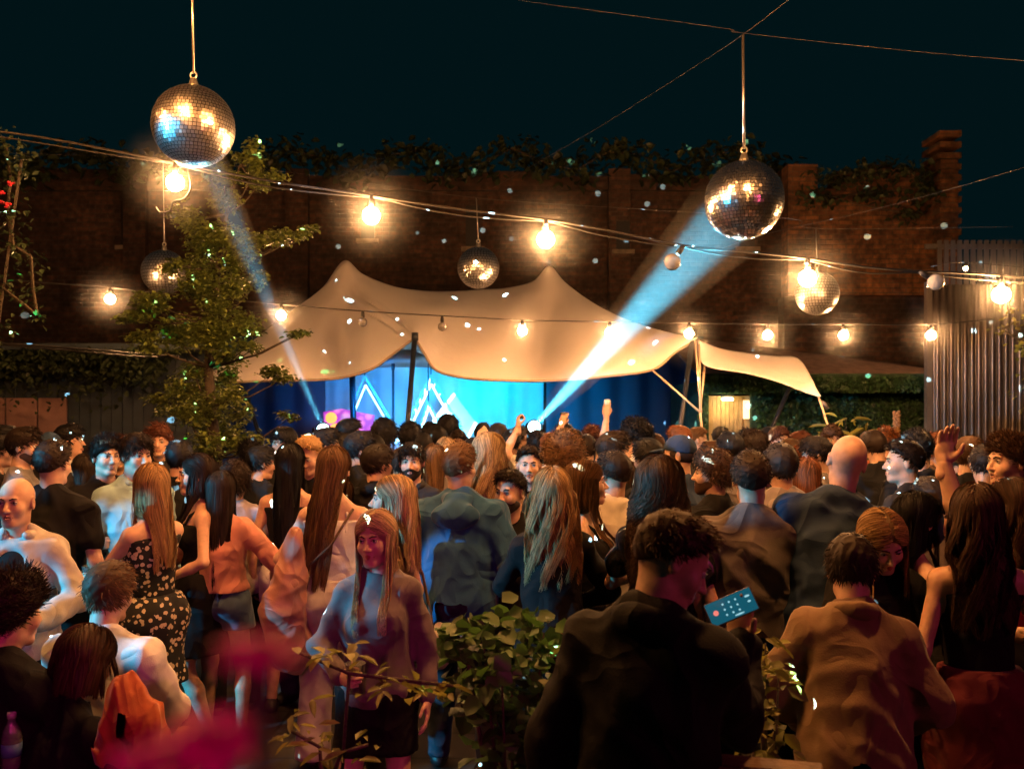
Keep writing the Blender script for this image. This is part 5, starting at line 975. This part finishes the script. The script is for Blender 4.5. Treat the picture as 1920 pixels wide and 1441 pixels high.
p('beardgrey', 46, 803, 6.4, -66, 'bearded man in grey tee standing in profile before the pink doors', head=(-20, 0, 0), hair=('short', 'dark'), topw=('tee', 'grey'), skin=1, beard='brown', eyes=True)
p('white3', 131, 797, 7.4, -60, 'dark haired man in white tee near the pink timber doors', head=(-14, 0, 0), hair=('short', 'black'), topw=('tee', 'white'), skin=0)
p('edge1', 12, 800, 7.2, 150, 'man with dark fringe beside the bearded man in grey', hair=('short', 'black'), topw=('tee', 'pale'), skin=0)
p('edge2', -2, 812, 6.6, -60, 'man cut by the photo edge in charcoal tee', hair=('short', 'black'), topw=('tee', 'charcoal'), skin=0)
p('cap1', 92, 812, 7.0, 200, 'man in backwards pale cap behind the cropped man in black', hair=('cap', 'navy'), topw=('tee', 'charcoal'), skin=0)
p('ponybag', 160, 855, 6.6, 20, 'dark haired woman hidden behind the young man in crew neck', sex='f', hair=('pony', 'dark'), topw=('long', 'navy'), skin=0)
p('hat2', 336, 828, 6.6, 4, 'man with round dark hair under the tree in black tee', hair=('short', 'black'), topw=('tee', 'black'), skin=0)
p('curl3', 300, 800, 7.6, 190, 'curly red brown haired man standing before the tree trunk', hair=('curly', 'auburn'), topw=('tee', 'charcoal'), skin=0)
p('treewoman', 440, 872, 6.0, 20, 'man in dusty pink tee reaching forward behind the dark haired pink shirt', hair=('curly', 'dark'), arms=('chest', 'down'), topw=('tee', 'pale'), bot=('jeans', 'charcoal'), skin=0)
p('blackhair', 545, 834, 5.9, 0, 'woman with straight black hair to her waist and white shorts', sex='f', hair=('long', 'black', 1.1), topw=('crop', 'black'), bot=('shorts', 'cream'), skin=0)
p('shavedblond', 578, 820, 6.1, 150, 'man with cropped bleached hair and earring looking down', head=(20, 22, 0), hair=('fade', 'blond'), topw=('tee', 'black'), skin=1, eyes=True)
p('profile610', 612, 805, 7.0, -70, 'dark haired man in profile in front of the magenta screen', head=(-10, 0, 0), hair=('short', 'black'), topw=('tee', 'charcoal'), skin=0, eyes=True)
p('glasses', 655, 786, 8.2, -72, 'tall man wearing glasses against the magenta screen', head=(-8, 0, 0), hair=('short', 'black'), topw=('tee', 'greybrown'), skin=0, extra=('glasses',))
p('blackshirt', 676, 812, 6.7, -48, 'dark haired man in black shirt beyond the tall copper haired woman', head=(-25, 0, 0), hair=('short', 'black'), topw=('tee', 'black'), skin=0, wide=1.1)
p('darkjacket', 708, 838, 6.2, -30, 'man with a white collar and dark jacket turned from the camera', head=(-20, 0, 0), hair=('short', 'dark'), topw=('jacket', 'black'), skin=0, wide=1.12)
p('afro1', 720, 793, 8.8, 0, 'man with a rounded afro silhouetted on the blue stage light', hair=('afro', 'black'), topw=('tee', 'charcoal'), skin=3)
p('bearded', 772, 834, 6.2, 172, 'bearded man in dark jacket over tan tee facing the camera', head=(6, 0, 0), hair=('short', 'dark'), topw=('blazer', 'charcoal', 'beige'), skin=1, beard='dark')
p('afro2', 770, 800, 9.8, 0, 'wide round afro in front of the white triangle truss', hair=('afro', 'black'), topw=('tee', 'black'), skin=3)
p('fingers', 752, 846, 7.4, 10, 'person in maroon holding up a pointing hand beside the dark pole', arms=(((.2, .2, .62), (1, 0, -1), (0, .1, 1), (0, -1, 0), .5), 'down'), hair=('short', 'dark'), topw=('long', 'darkred'), skin=2)
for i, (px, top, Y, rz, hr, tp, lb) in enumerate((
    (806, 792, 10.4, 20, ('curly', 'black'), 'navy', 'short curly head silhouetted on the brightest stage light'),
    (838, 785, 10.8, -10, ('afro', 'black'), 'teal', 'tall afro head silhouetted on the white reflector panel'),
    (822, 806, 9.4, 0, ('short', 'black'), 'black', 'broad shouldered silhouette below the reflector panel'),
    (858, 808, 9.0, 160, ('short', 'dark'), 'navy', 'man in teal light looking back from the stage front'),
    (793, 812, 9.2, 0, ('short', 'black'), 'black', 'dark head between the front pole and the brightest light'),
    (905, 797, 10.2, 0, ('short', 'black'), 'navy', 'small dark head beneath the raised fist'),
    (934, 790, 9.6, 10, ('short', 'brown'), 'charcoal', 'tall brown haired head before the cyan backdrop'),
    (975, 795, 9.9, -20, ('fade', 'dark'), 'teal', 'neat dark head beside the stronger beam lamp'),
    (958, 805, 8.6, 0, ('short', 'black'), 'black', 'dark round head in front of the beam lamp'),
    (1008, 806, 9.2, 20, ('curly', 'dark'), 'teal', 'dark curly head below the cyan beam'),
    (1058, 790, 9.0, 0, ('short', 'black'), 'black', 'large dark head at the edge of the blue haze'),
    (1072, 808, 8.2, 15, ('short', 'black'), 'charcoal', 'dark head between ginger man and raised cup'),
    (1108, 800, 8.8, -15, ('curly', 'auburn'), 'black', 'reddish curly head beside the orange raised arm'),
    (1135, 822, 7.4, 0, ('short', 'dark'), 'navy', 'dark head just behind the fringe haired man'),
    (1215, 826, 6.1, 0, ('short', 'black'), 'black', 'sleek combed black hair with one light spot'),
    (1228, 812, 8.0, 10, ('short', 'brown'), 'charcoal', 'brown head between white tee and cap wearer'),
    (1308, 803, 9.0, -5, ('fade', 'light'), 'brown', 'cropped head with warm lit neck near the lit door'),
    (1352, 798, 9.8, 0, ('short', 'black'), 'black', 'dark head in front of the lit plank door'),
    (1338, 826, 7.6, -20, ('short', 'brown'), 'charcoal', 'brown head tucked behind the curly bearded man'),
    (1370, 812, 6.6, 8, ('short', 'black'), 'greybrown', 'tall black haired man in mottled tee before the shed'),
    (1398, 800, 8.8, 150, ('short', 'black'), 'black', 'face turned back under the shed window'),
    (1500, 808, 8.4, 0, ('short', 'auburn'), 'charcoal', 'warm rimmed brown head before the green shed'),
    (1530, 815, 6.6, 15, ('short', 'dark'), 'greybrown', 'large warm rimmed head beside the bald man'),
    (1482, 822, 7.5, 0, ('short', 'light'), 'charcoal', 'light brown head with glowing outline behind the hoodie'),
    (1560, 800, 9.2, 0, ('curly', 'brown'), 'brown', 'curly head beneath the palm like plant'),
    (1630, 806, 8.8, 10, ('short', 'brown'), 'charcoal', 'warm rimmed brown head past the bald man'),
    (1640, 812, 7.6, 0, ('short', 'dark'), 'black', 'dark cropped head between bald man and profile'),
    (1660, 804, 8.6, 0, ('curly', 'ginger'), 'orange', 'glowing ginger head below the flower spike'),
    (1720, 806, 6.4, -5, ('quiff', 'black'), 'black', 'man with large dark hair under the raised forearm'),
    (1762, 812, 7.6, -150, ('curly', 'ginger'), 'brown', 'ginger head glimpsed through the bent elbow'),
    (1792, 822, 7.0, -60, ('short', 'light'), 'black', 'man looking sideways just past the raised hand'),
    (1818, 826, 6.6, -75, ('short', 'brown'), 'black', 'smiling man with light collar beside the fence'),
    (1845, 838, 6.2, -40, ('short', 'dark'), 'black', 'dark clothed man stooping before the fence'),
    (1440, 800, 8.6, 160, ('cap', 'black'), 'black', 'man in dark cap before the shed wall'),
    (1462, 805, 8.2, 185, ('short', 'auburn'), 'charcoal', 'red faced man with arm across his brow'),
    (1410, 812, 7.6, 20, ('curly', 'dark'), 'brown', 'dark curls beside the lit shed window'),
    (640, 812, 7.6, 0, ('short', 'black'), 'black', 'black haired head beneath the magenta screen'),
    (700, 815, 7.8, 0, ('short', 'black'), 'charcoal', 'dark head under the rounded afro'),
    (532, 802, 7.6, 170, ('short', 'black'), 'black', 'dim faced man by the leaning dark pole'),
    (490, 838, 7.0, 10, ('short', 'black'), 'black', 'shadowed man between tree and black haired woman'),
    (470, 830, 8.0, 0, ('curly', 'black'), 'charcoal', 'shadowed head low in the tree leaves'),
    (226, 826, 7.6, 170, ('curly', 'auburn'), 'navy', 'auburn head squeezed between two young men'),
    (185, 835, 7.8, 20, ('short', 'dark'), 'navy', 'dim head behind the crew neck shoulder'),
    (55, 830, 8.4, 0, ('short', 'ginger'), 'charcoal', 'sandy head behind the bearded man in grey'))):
    _r = random.Random(i * 31 + 5); rz = rz if abs(rz) > 40 or i < 9 else rz + _r.choice([0, 0, -35, 40, 75, -80, 150]); top = top + _r.uniform(-4, 8)
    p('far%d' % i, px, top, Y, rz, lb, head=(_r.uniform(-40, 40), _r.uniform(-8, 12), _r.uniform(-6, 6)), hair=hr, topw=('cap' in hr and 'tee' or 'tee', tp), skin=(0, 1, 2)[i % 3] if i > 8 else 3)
p('ponywoman', 815, 835, 7.4, 0, 'woman with long hair raising a phone near the stage', sex='f', hair=('long', 'light', .8), topw=('long', 'greybrown'), arms=('down', 'face'), skin=1)
p('tealhair', 836, 822, 8.0, 10, 'woman whose long hair glows teal in the stage light', sex='f', hair=('long', 'blond', .8), topw=('long', 'charcoal'), skin=1)
p('redblonde', 920, 812, 5.8, -10, 'blonde woman with tousled hair in red open backed top', sex='f', hair=('wavy', 'pale', .75), head=(-34, 0, 0), topw=('strap', 'red', 'straps'), bot=('jeans', 'black'), skin=1, lod=0, wide=1.1)
p('fist', 884, 826, 7.6, 0, 'man punching a clenched fist above the rain jacket', arms=('down', ((.06, .12, .84), (1, -.1, 0), (.5, .1, .6), (0, 1, 0), 1.7)), hair=('short', 'black'), topw=('tee', 'charcoal'), skin=1)
p('smileman', 992, 840, 6.2, 172, 'smiling man with short fringe facing the camera in black top', head=(8, 0, 0), hair=('fade', 'dark'), topw=('tee', 'black'), skin=1, mouth=.9)
p('bobcurl', 1055, 824, 5.6, 10, 'person with a large cloud of pale curls covered in light spots', hair=('afro', 'light'), topw=('tee', 'navy'), skin=1)
p('gingerarm', 1032, 815, 7.8, 10, 'ginger man swinging one arm up into the cyan beam', arms=(((.26, .1, .88), (1, 0, 0), (0, .1, 1), (-1, 0, 0), 1.5), 'down'), hair=('short', 'ginger'), topw=('tee', 'white'), skin=1)
p('cupraiser', 1100, 818, 8.2, 0, 'person lifting a clear cup with a bent arm beside the beam', arms=(((.22, .12, .92), (1, 0, 0), (-.3, .1, 1), (-.3, 1, 0), .95), 'down'), hair=('short', 'dark'), topw=('tee', 'black'), skin=1)
p('bottleraiser', 1166, 820, 7.8, 0, 'person raising a small white can high on a warm lit arm', arms=(((.12, .12, 1.02), (1, 0, 0), (0, .1, 1), (-.3, 1, 0), .95), 'down'), hair=('short', 'dark'), topw=('tee', 'black'), skin=1)
p('whiteback', 1192, 788, 7.0, 24, 'tall dark haired man in white tee turned from the camera', head=(30, 0, 0), hair=('curly', 'black'), topw=('tee', 'white'), skin=1, wide=1.05)
p('fringe', 1152, 815, 6.5, -70, 'man with thick dark fringe in profile', head=(-12, 0, 0), hair=('short', 'dark'), topw=('tee', 'black'), skin=1, eyes=True, headk=1.05)
p('gingerprof', 1272, 800, 8.4, 60, 'ginger man in profile before the dark curtain', head=(20, 0, 0), hair=('short', 'ginger'), topw=('tee', 'charcoal'), skin=1)
p('navycap', 1272, 818, 5.9, 46, 'man in navy baseball cap speaking into the crowd', head=(26, 0, 0), hair=('cap', 'navy'), topw=('tee', 'navy'), skin=1, lod=0)
p('orangehair', 1512, 862, 6.2, 0, 'woman with amber hair seen over the pale hoodie', sex='f', hair=('long', 'ginger', .8), topw=('long', 'tan'), skin=1)
p('bunwoman', 1492, 842, 6.9, 10, 'woman with tied auburn hair and bare neck', sex='f', hair=('bun', 'ginger'), topw=('strap', 'tan'), skin=1)
p('maroontee', 1176, 872, 6.4, 20, 'brown haired woman peeping past the white tee shoulder', sex='f', hair=('bob', 'brown'), topw=('tee', 'teal'), skin=0)
p('creamtee', 1745, 905, 4.9, 0, 'man in taupe tee with elbow bent behind the bald man', arms=('relax', 'elbow'), hair=('short', 'dark'), topw=('tee', 'greybrown'), skin=0)
p('palewoman', 640, 905, 6.2, 0, 'person in pale top standing behind the copper haired woman', sex='f', hair=('midl', 'brown'), topw=('long', 'pale'), skin=1)

# ---------------------------------------------------------------- things held and carried
M_CUP = mat('clear plastic', (.85, .88, .9), .12, trans=.85); M_DRINK = mat('amber drink', (.5, .22, .06), .2, trans=.4); M_STRAW = mat('straw', (.5, .4, .3), .5)
def cup(loc, label, r=.042, h=.12, drink=True, straw=False, tilt=(0, 0, 0), group='plastic cups of drink'):
    e = tag(empty('plastic_cup', loc), label, 'cup', group); e.rotation_euler = tilt
    mb = MB(); mb.lathe([(.001, -h / 2), (r * .74, -h / 2), (r, h / 2), (r + .003, h / 2 + .002), (r - .002, h / 2), (r * .74 - .002, -h / 2 + .003), (.001, -h / 2 + .003)], (0, 0, 0), 24); mb.build('cup_wall', M_CUP, e, True)
    if drink: mb = MB(); mb.lathe([(.001, -h / 2 + .004), (r * .72, -h / 2 + .004), (r * .86, h * .08), (.001, h * .08)], (0, 0, 0), 20); mb.build('drink', M_DRINK, e, True)
    if straw: mb = MB(); mb.tube([(0, 0, -h * .3), (-.02, .0, h * .9)], .0035, 6); mb.build('straw', M_STRAW, e, True)
    return e
g = CAST['taupe']['grip']; cup(g['R'][0], 'clear plastic cup with a straw held by the woman in taupe', straw=True)
cup(CAST['floralwoman']['grip']['L'][0], 'clear plastic cup held out by the woman in floral dress', .045, .13)
cup(CAST['floralwoman']['grip']['R'][0], 'second plastic cup gripped beside it by the floral dressed woman', .045, .13)
cup(CAST['longdark']['grip']['R'][0], 'short clear tumbler held by the woman with long dark waves', .055, .10)
cup(CAST['laugh']['grip']['L'][0], 'tall clear cup held by the laughing woman', .04, .14)
cup(CAST['blacktee2']['grip']['R'][0], 'plastic cup carried by the young man in crew neck', .04, .12)
cup(CAST['baldblazer']['grip']['L'][0], 'dark drink glass held by the bald man in blazer', .04, .13)
cup(CAST['cupraiser']['grip']['L'][0], 'clear cup lifted high beside the cyan beam', .04, .12)
mb = MB(); r = .033; mb.lathe([(.001, -.06), (r * .8, -.06), (r, -.05), (r, .045), (r * .8, .06), (.001, .058)], (0, 0, 0), 18); o = mb.build('drink_can', mat('white can', (.7, .7, .7), .3, .4), None, True); o.location = CAST['bottleraiser']['grip']['L'][0] + Vector((0, 0, .03)); tag(o, 'small white drink can raised above the crowd', 'can')
# phone
gp = CAST['phone']['grip']['R'][0] + Vector((-.016, -.012, .045)); ph = tag(empty('phone', gp), 'glowing smartphone held up by the man in black jacket', 'phone')
Mx = Vector((.86, -.18, .42)).normalized(); Mz = Vector((-.25, -.9, .35)); Mz = (Mz - Mx * Mz.dot(Mx)).normalized(); My = Mz.cross(Mx); PM = Matrix((Mx, My, Mz)).transposed()
mb = MB(); mb.box((0, 0, 0), (.147, .072, .008)); o = mb.build('phone_body', mat('phone case', (.25, .16, .1), .35, .5), ph, bevel=.003)
def phone_screen():
    m, nt, b = node_mat('phone screen'); b.inputs['Base Color'].default_value = (.02, .02, .02, 1); b.inputs['Emission Color'].default_value = (.01, .16, .24, 1); b.inputs['Emission Strength'].default_value = .55; b.inputs['Roughness'].default_value = .1; return m
mb = MB(); mb.box((0, 0, .0052), (.142, .066, .002)); sc_ = mb.build('display', phone_screen(), ph)
for k, (a, b, c, d) in enumerate(((-.048, .0, .016, .016), (.055, .012, .016, .006), (.055, -.004, .010, .006), (.02, .016, .006, .006), (.02, 0, .006, .006), (.02, -.016, .006, .006), (.0, .016, .006, .006), (.0, 0, .006, .006), (.0, -.016, .006, .006), (-.02, .016, .006, .006), (-.02, 0, .006, .006), (-.02, -.016, .006, .006), (.015, -.027, .03, .005))):
    mb = MB(); mb.lathe([(.001, -.0004), (.5, -.0004), (.5, .0004), (.001, .0004)], (0, 0, 0), 16, Matrix.Diagonal(Vector((c, d, 1)))); o = mb.build('call_button' if k == 0 else 'screen_key', mat('screen red', (.1, .02, .02), .3, emis=(1, .25, .2), es=.9) if k == 0 else mat('screen white', (.1, .1, .1), .3, emis=(.4, .8, .9), es=.8), sc_); o.location = (a, b, .0066)
ph.rotation_euler = PM.to_euler()
# bags
def bag(key, off, label, col, size, strap_to=None, name='shoulder_bag'):
    c = CAST[key]; loc = c['W'](off); e = tag(empty(name, loc), label, 'bag'); e.rotation_euler = (0, 0, c['root'].rotation_euler[2])
    V, Q = surf([ell((0, 0, 0), (size[0], size[1], size[2]), None, .02), ell((0, 0, -size[2] * .4), (size[0] * 1.05, size[1] * 1.2, size[2] * .65), None, .03)], .008, post=folds(5, .006, 40)); np_mesh('bag_body', V, Q, cloth_mat(col, .5), e)
    if strap_to: mb = MB(); mb.tube([Vector((-size[0] * .8, 0, size[2] * .6))] + [Vector(v) - Vector(off) for v in strap_to[:-1]] + [Vector(strap_to[-1]) - Vector(off)], .008, 6); mb.build('strap', cloth_mat('brown', .5), e, True)
    return e
c_ = CAST['blondeprof']; t3 = c_['t3']
bag('blondeprof', tuple(t3((.02, -.26, -.06))), 'tan triangular handbag hanging behind the blonde in profile', 'beige', (.10, .05, .11), [t3((.0, -.22, .1)), t3((.06, -.15, .3)), t3((.10, -.04, .50))])
t3 = CAST['tallbrown']['t3']; bag('tallbrown', tuple(t3((-.27, .02, -.05))), 'brown strapped pouch on the hip of the tall copper haired woman', 'brown', (.07, .04, .09), [t3((-.2, -.12, .12)), t3((0, -.14, .3)), t3((.11, -.06, .49))])
# satin jacket hanging from the arm
w0 = CAST['tallbrown']; V, Q = surf([cap((0, 0, 0), (-.04, 0, -.18), .075, .10, .05), cap((-.04, 0, -.18), (.0, .02, -.42), .10, .11, .05), ell((.02, 0, .12), (.05, .05, .14), None, .05)], .009, post=folds(77, .022, 22, .35)); o = np_mesh('satin_jacket', V, Q, cloth_mat('satin')); o.location = P(545, 1080, 4.95); tag(o, 'crumpled pink satin jacket hanging from the arm of the tall woman', 'jacket')
# seats, table, bottles in front
M_WOOD = mat('worn wood', (.16, .09, .045), .65, var=.4, vscale=7, bump=.3)
def bench(c, length, rz, label, h=.46, w_=.32, name='bench', cat='bench'):
    e = tag(empty(name, (c[0], c[1], 0), rz), label, cat); mb = MB()
    for k in range(3): mb.box((0, (k - 1) * w_ / 3, h - .02), (length, w_ / 3 - .012, .04))
    mb.build('seat' if name == 'bench' else 'table_top', M_WOOD, e, bevel=.004)
    for sx in (-1, 1):
        for sy in (-1, 1): mb = MB(); mb.box((sx * (length / 2 - .1), sy * (w_ / 2 - .04), (h - .04) / 2), (.06, .06, h - .04)); mb.build('leg', M_WOOD, e, bevel=.004)
    return e
for k, lb in (('paleshirt', 'wooden bench under the man in pale shirt'), ('seatdark', 'wooden bench under the figure leaning on the table'), ('seatedge', 'wooden bench under the seated man with cropped curls')):
    rt_ = CAST[k]['root'].location; pel = CAST[k]['pel']; bench((rt_.x, rt_.y), .9, CAST[k]['root'].rotation_euler[2], lb, h=max(.3, float(pel[2]) - .11 * CAST[k]['s']))
M_WOOD = mat('dark stained wood', (.04, .025, .018), .55, var=.4, vscale=7, bump=.3); te = bench((-2.05, 3.25), 1.2, .1, 'wooden table with cups and a water bottle at the photo corner', h=.76, w_=.7, name='table', cat='table')
M_WOOD = MATS['worn wood']; tb2 = P(1425, 1425, 2.3); bench((tb2.x, 2.2), .26, -.25, 'plank topped stool beside the man with the phone', h=tb2.z, w_=.26, name='stool', cat='stool')
def bottle(loc, label):
    e = tag(empty('water_bottle', loc), label, 'bottle'); mb = MB(); mb.lathe([(.001, 0), (.03, 0), (.033, .01), (.031, .05), (.033, .09), (.033, .13), (.028, .16), (.013, .185), (.012, .2), (.001, .2)], (0, 0, 0), 20); mb.build('bottle_body', M_CUP, e, True)
    mb = MB(); mb.lathe([(.001, .2), (.015, .2), (.015, .222), (.001, .222)], (0, 0, 0), 16); mb.build('cap', mat('bottle cap', (.5, .5, .5), .4), e, True)
    mb = MB(); mb.lathe([(.0335, .07), (.034, .07), (.034, .115), (.0335, .115)], (0, 0, 0), 20); mb.build('wrapper', mat('bottle wrapper', (.1, .25, .4), .5), e, True)
b_ = P(22, 1400, 3.12); b_.z = .762; bottle(b_, 'clear water bottle standing on the table corner')
for (px, Yc, lb) in ((42, 3.3, 'empty clear cup standing behind the water bottle'), (112, 3.35, 'clear cup with green rim light beside the seated figure')): q_ = P(px, 1300, Yc); q_.z = .828; cup(q_, lb, .045, .13, drink=False, straw=px == 42)
# orange jacket slung beside the seated figures
V, Q = surf([cap((0, 0, .16), (.06, 0, 0), .05, .10, .05), cap((.06, 0, 0), (.16, .02, -.24), .10, .07, .05), cap((.0, 0, .1), (-.05, .0, -.12), .06, .07, .05)], .009, post=folds(78, .03, 26, .3)); o = np_mesh('orange_jacket', V, Q, cloth_mat('orange')); o.location = P(232, 1352, 3.1); o.scale = (.72, .72, .72); tag(o, 'crumpled orange jacket slung behind the seated figure in black', 'jacket')
# ---------------------------------------------------------------- plants between the camera and the crowd
def plant(label, px0, Y, clumps, size, m, seed, dens, stems, cat='shrub', name='shrub', wide=.6, flat=.5, depth=.16, group=None):
    g0 = ground_pt(px0, Y); e = tag(empty(name, g0), label, cat, group); k = Y / F
    L = [(tuple(P(a, b, Y + dy) - g0), (rx * k, depth, rz * k)) for a, b, rx, rz, dy in clumps]
    leaf_mesh('foliage', blob_pts(L, dens, seed, .3), size, m, e, seed, flat=flat, wide=wide, droop=.25)
    mb = MB()
    for (c, r_) in (L if not stems else []): c = Vector(c); mb.tube([Vector((0, 0, 0)).lerp(Vector((c.x * .3, c.y * .3, 0)), .5), Vector((c.x * .45, c.y * .4, c.z * .55)), c], [.008, .006, .003], 6)
    for st_ in stems: mb.tube([P(a, b, Y + dy) - g0 for a, b, dy in st_], .006, 6)
    mb.build('stem', M_BARK, e, True); return e
plant('big bush of round green leaves flecked with green light', 960, 3.0, [(870, 1200, 60, 36, 0), (905, 1180, 60, 40, 0), (960, 1165, 60, 36, .1), (890, 1300, 70, 50, 0), (1020, 1185, 50, 38, 0), (880, 1240, 45, 40, 0), (940, 1240, 60, 50, -.1), (1010, 1260, 60, 50, 0), (930, 1320, 60, 50, .1), (1000, 1340, 60, 50, 0), (1040, 1310, 40, 40, 0), (960, 1400, 90, 46, 0), (1050, 1400, 40, 40, .1)], .058, M_LEAF_B, 31, 360, [], wide=.95, flat=.35)
plant('slim sapling spreading flat yellow green leaves before the woman in taupe', 645, 2.75, [(590, 1222, 40, 10, 0), (640, 1235, 44, 14, 0), (700, 1250, 50, 14, .06), (760, 1270, 44, 14, 0), (820, 1285, 40, 14, 0), (700, 1290, 44, 10, -.1), (660, 1215, 30, 8, .1), (780, 1300, 30, 8, .1)], .062, M_LEAF_Y, 32, 200, [[(655, 1265, 0), (648, 1350, 0), (642, 1441, 0)], [(560, 1222, 0), (655, 1262, 0), (760, 1275, 0), (850, 1285, 0)]], wide=.5, flat=.7, depth=.10)
plant('low feathery plant with narrow yellow leaves at the sapling foot', 590, 2.6, [(540, 1365, 40, 12, 0), (590, 1380, 36, 12, 0), (560, 1340, 20, 16, 0), (620, 1400, 40, 14, 0), (690, 1395, 30, 14, 0), (600, 1425, 60, 14, 0)], .06, M_LEAF_Y, 33, 180, [[(545, 1368, 0), (600, 1400, 0), (605, 1500, 0)], [(690, 1395, 0), (640, 1410, 0), (605, 1500, 0)]], wide=.3, flat=.6)
plant('upright bushy plant with olive leaves between phone man and tan jacket', 1440, 2.9, [(1435, 1205, 34, 30, 0), (1425, 1250, 40, 30, 0), (1460, 1260, 30, 34, 0), (1430, 1310, 36, 34, 0), (1450, 1370, 40, 34, 0), (1410, 1380, 30, 30, 0)], .055, M_LEAF_Y, 34, 240, [], wide=.55, flat=.3)
plant('dark trailing leaves beside the black jacket sleeve low in the bush', 1075, 2.7, [(1060, 1230, 20, 26, 0), (1050, 1280, 24, 24, 0), (1060, 1350, 24, 30, 0)], .05, M_LEAF_T, 35, 200, [], wide=.5)
plant('palm like plant with arching fronds before the green shed', 1600, 9.6, [(1560, 800, 16, 10, 0), (1585, 785, 18, 10, 0), (1612, 795, 16, 14, 0), (1625, 810, 12, 12, 0), (1545, 812, 12, 8, 0)], .16, M_LEAF_Y, 36, 16, [], wide=.18, flat=.2)
# tall flower spike
g0 = ground_pt(1681, 8.8); e = tag(empty('flower_spike', g0), 'single tall dried flower spike rising above the crowd', 'plant'); mb = MB(); mb.tube([(0, 0, 0), P(1680, 770, 8.8) - g0], .008, 6); mb.build('stem', M_BARK, e, True)
rr = random.Random(5); mb = MB()
for k in range(46): t = k / 45; c = P(1681, 772 + 60 * t, 8.8) - g0; a = k * 2.4; mb.ball(c + Vector((math.cos(a), math.sin(a), 0)) * .022, .018, 4)
mb.build('flower_head', mat('dry flower', (.30, .16, .07), .8), e, True)
# pink flowers hanging close to the camera, out of focus
for (px, py, Y, s_, lb) in ((478, 1222, .25, .009, 'blurred magenta bloom close to the camera beside the denim shorts'), (395, 1385, .26, .014, 'wide blurred crimson bloom low beside the seated figures'), (270, 1425, .25, .007, 'small blurred crimson bloom under the crimson one')):
    c = P(px, py, Y); e = tag(empty('flower', c), lb, 'flower', 'blurred flowers close to the camera'); rr = np.random.default_rng(int(px)); n = 170; q = rr.normal(0, 1, (n, 3)); q /= np.linalg.norm(q, axis=1)[:, None]
    leaf_mesh('petals', q * s_ * np.array([1.2, .7, .7]) * rr.uniform(.2, .8, (n, 1)), s_ * .55, mat('magenta petal', (.9, .03, .35), .6), e, int(px), wide=.8)
    mb = MB(); mb.tube([(0, 0, 0), (.02, .04, -.5), (.03, .1, -c.z)], .003, 6); mb.build('stem', M_BARK, e, True)
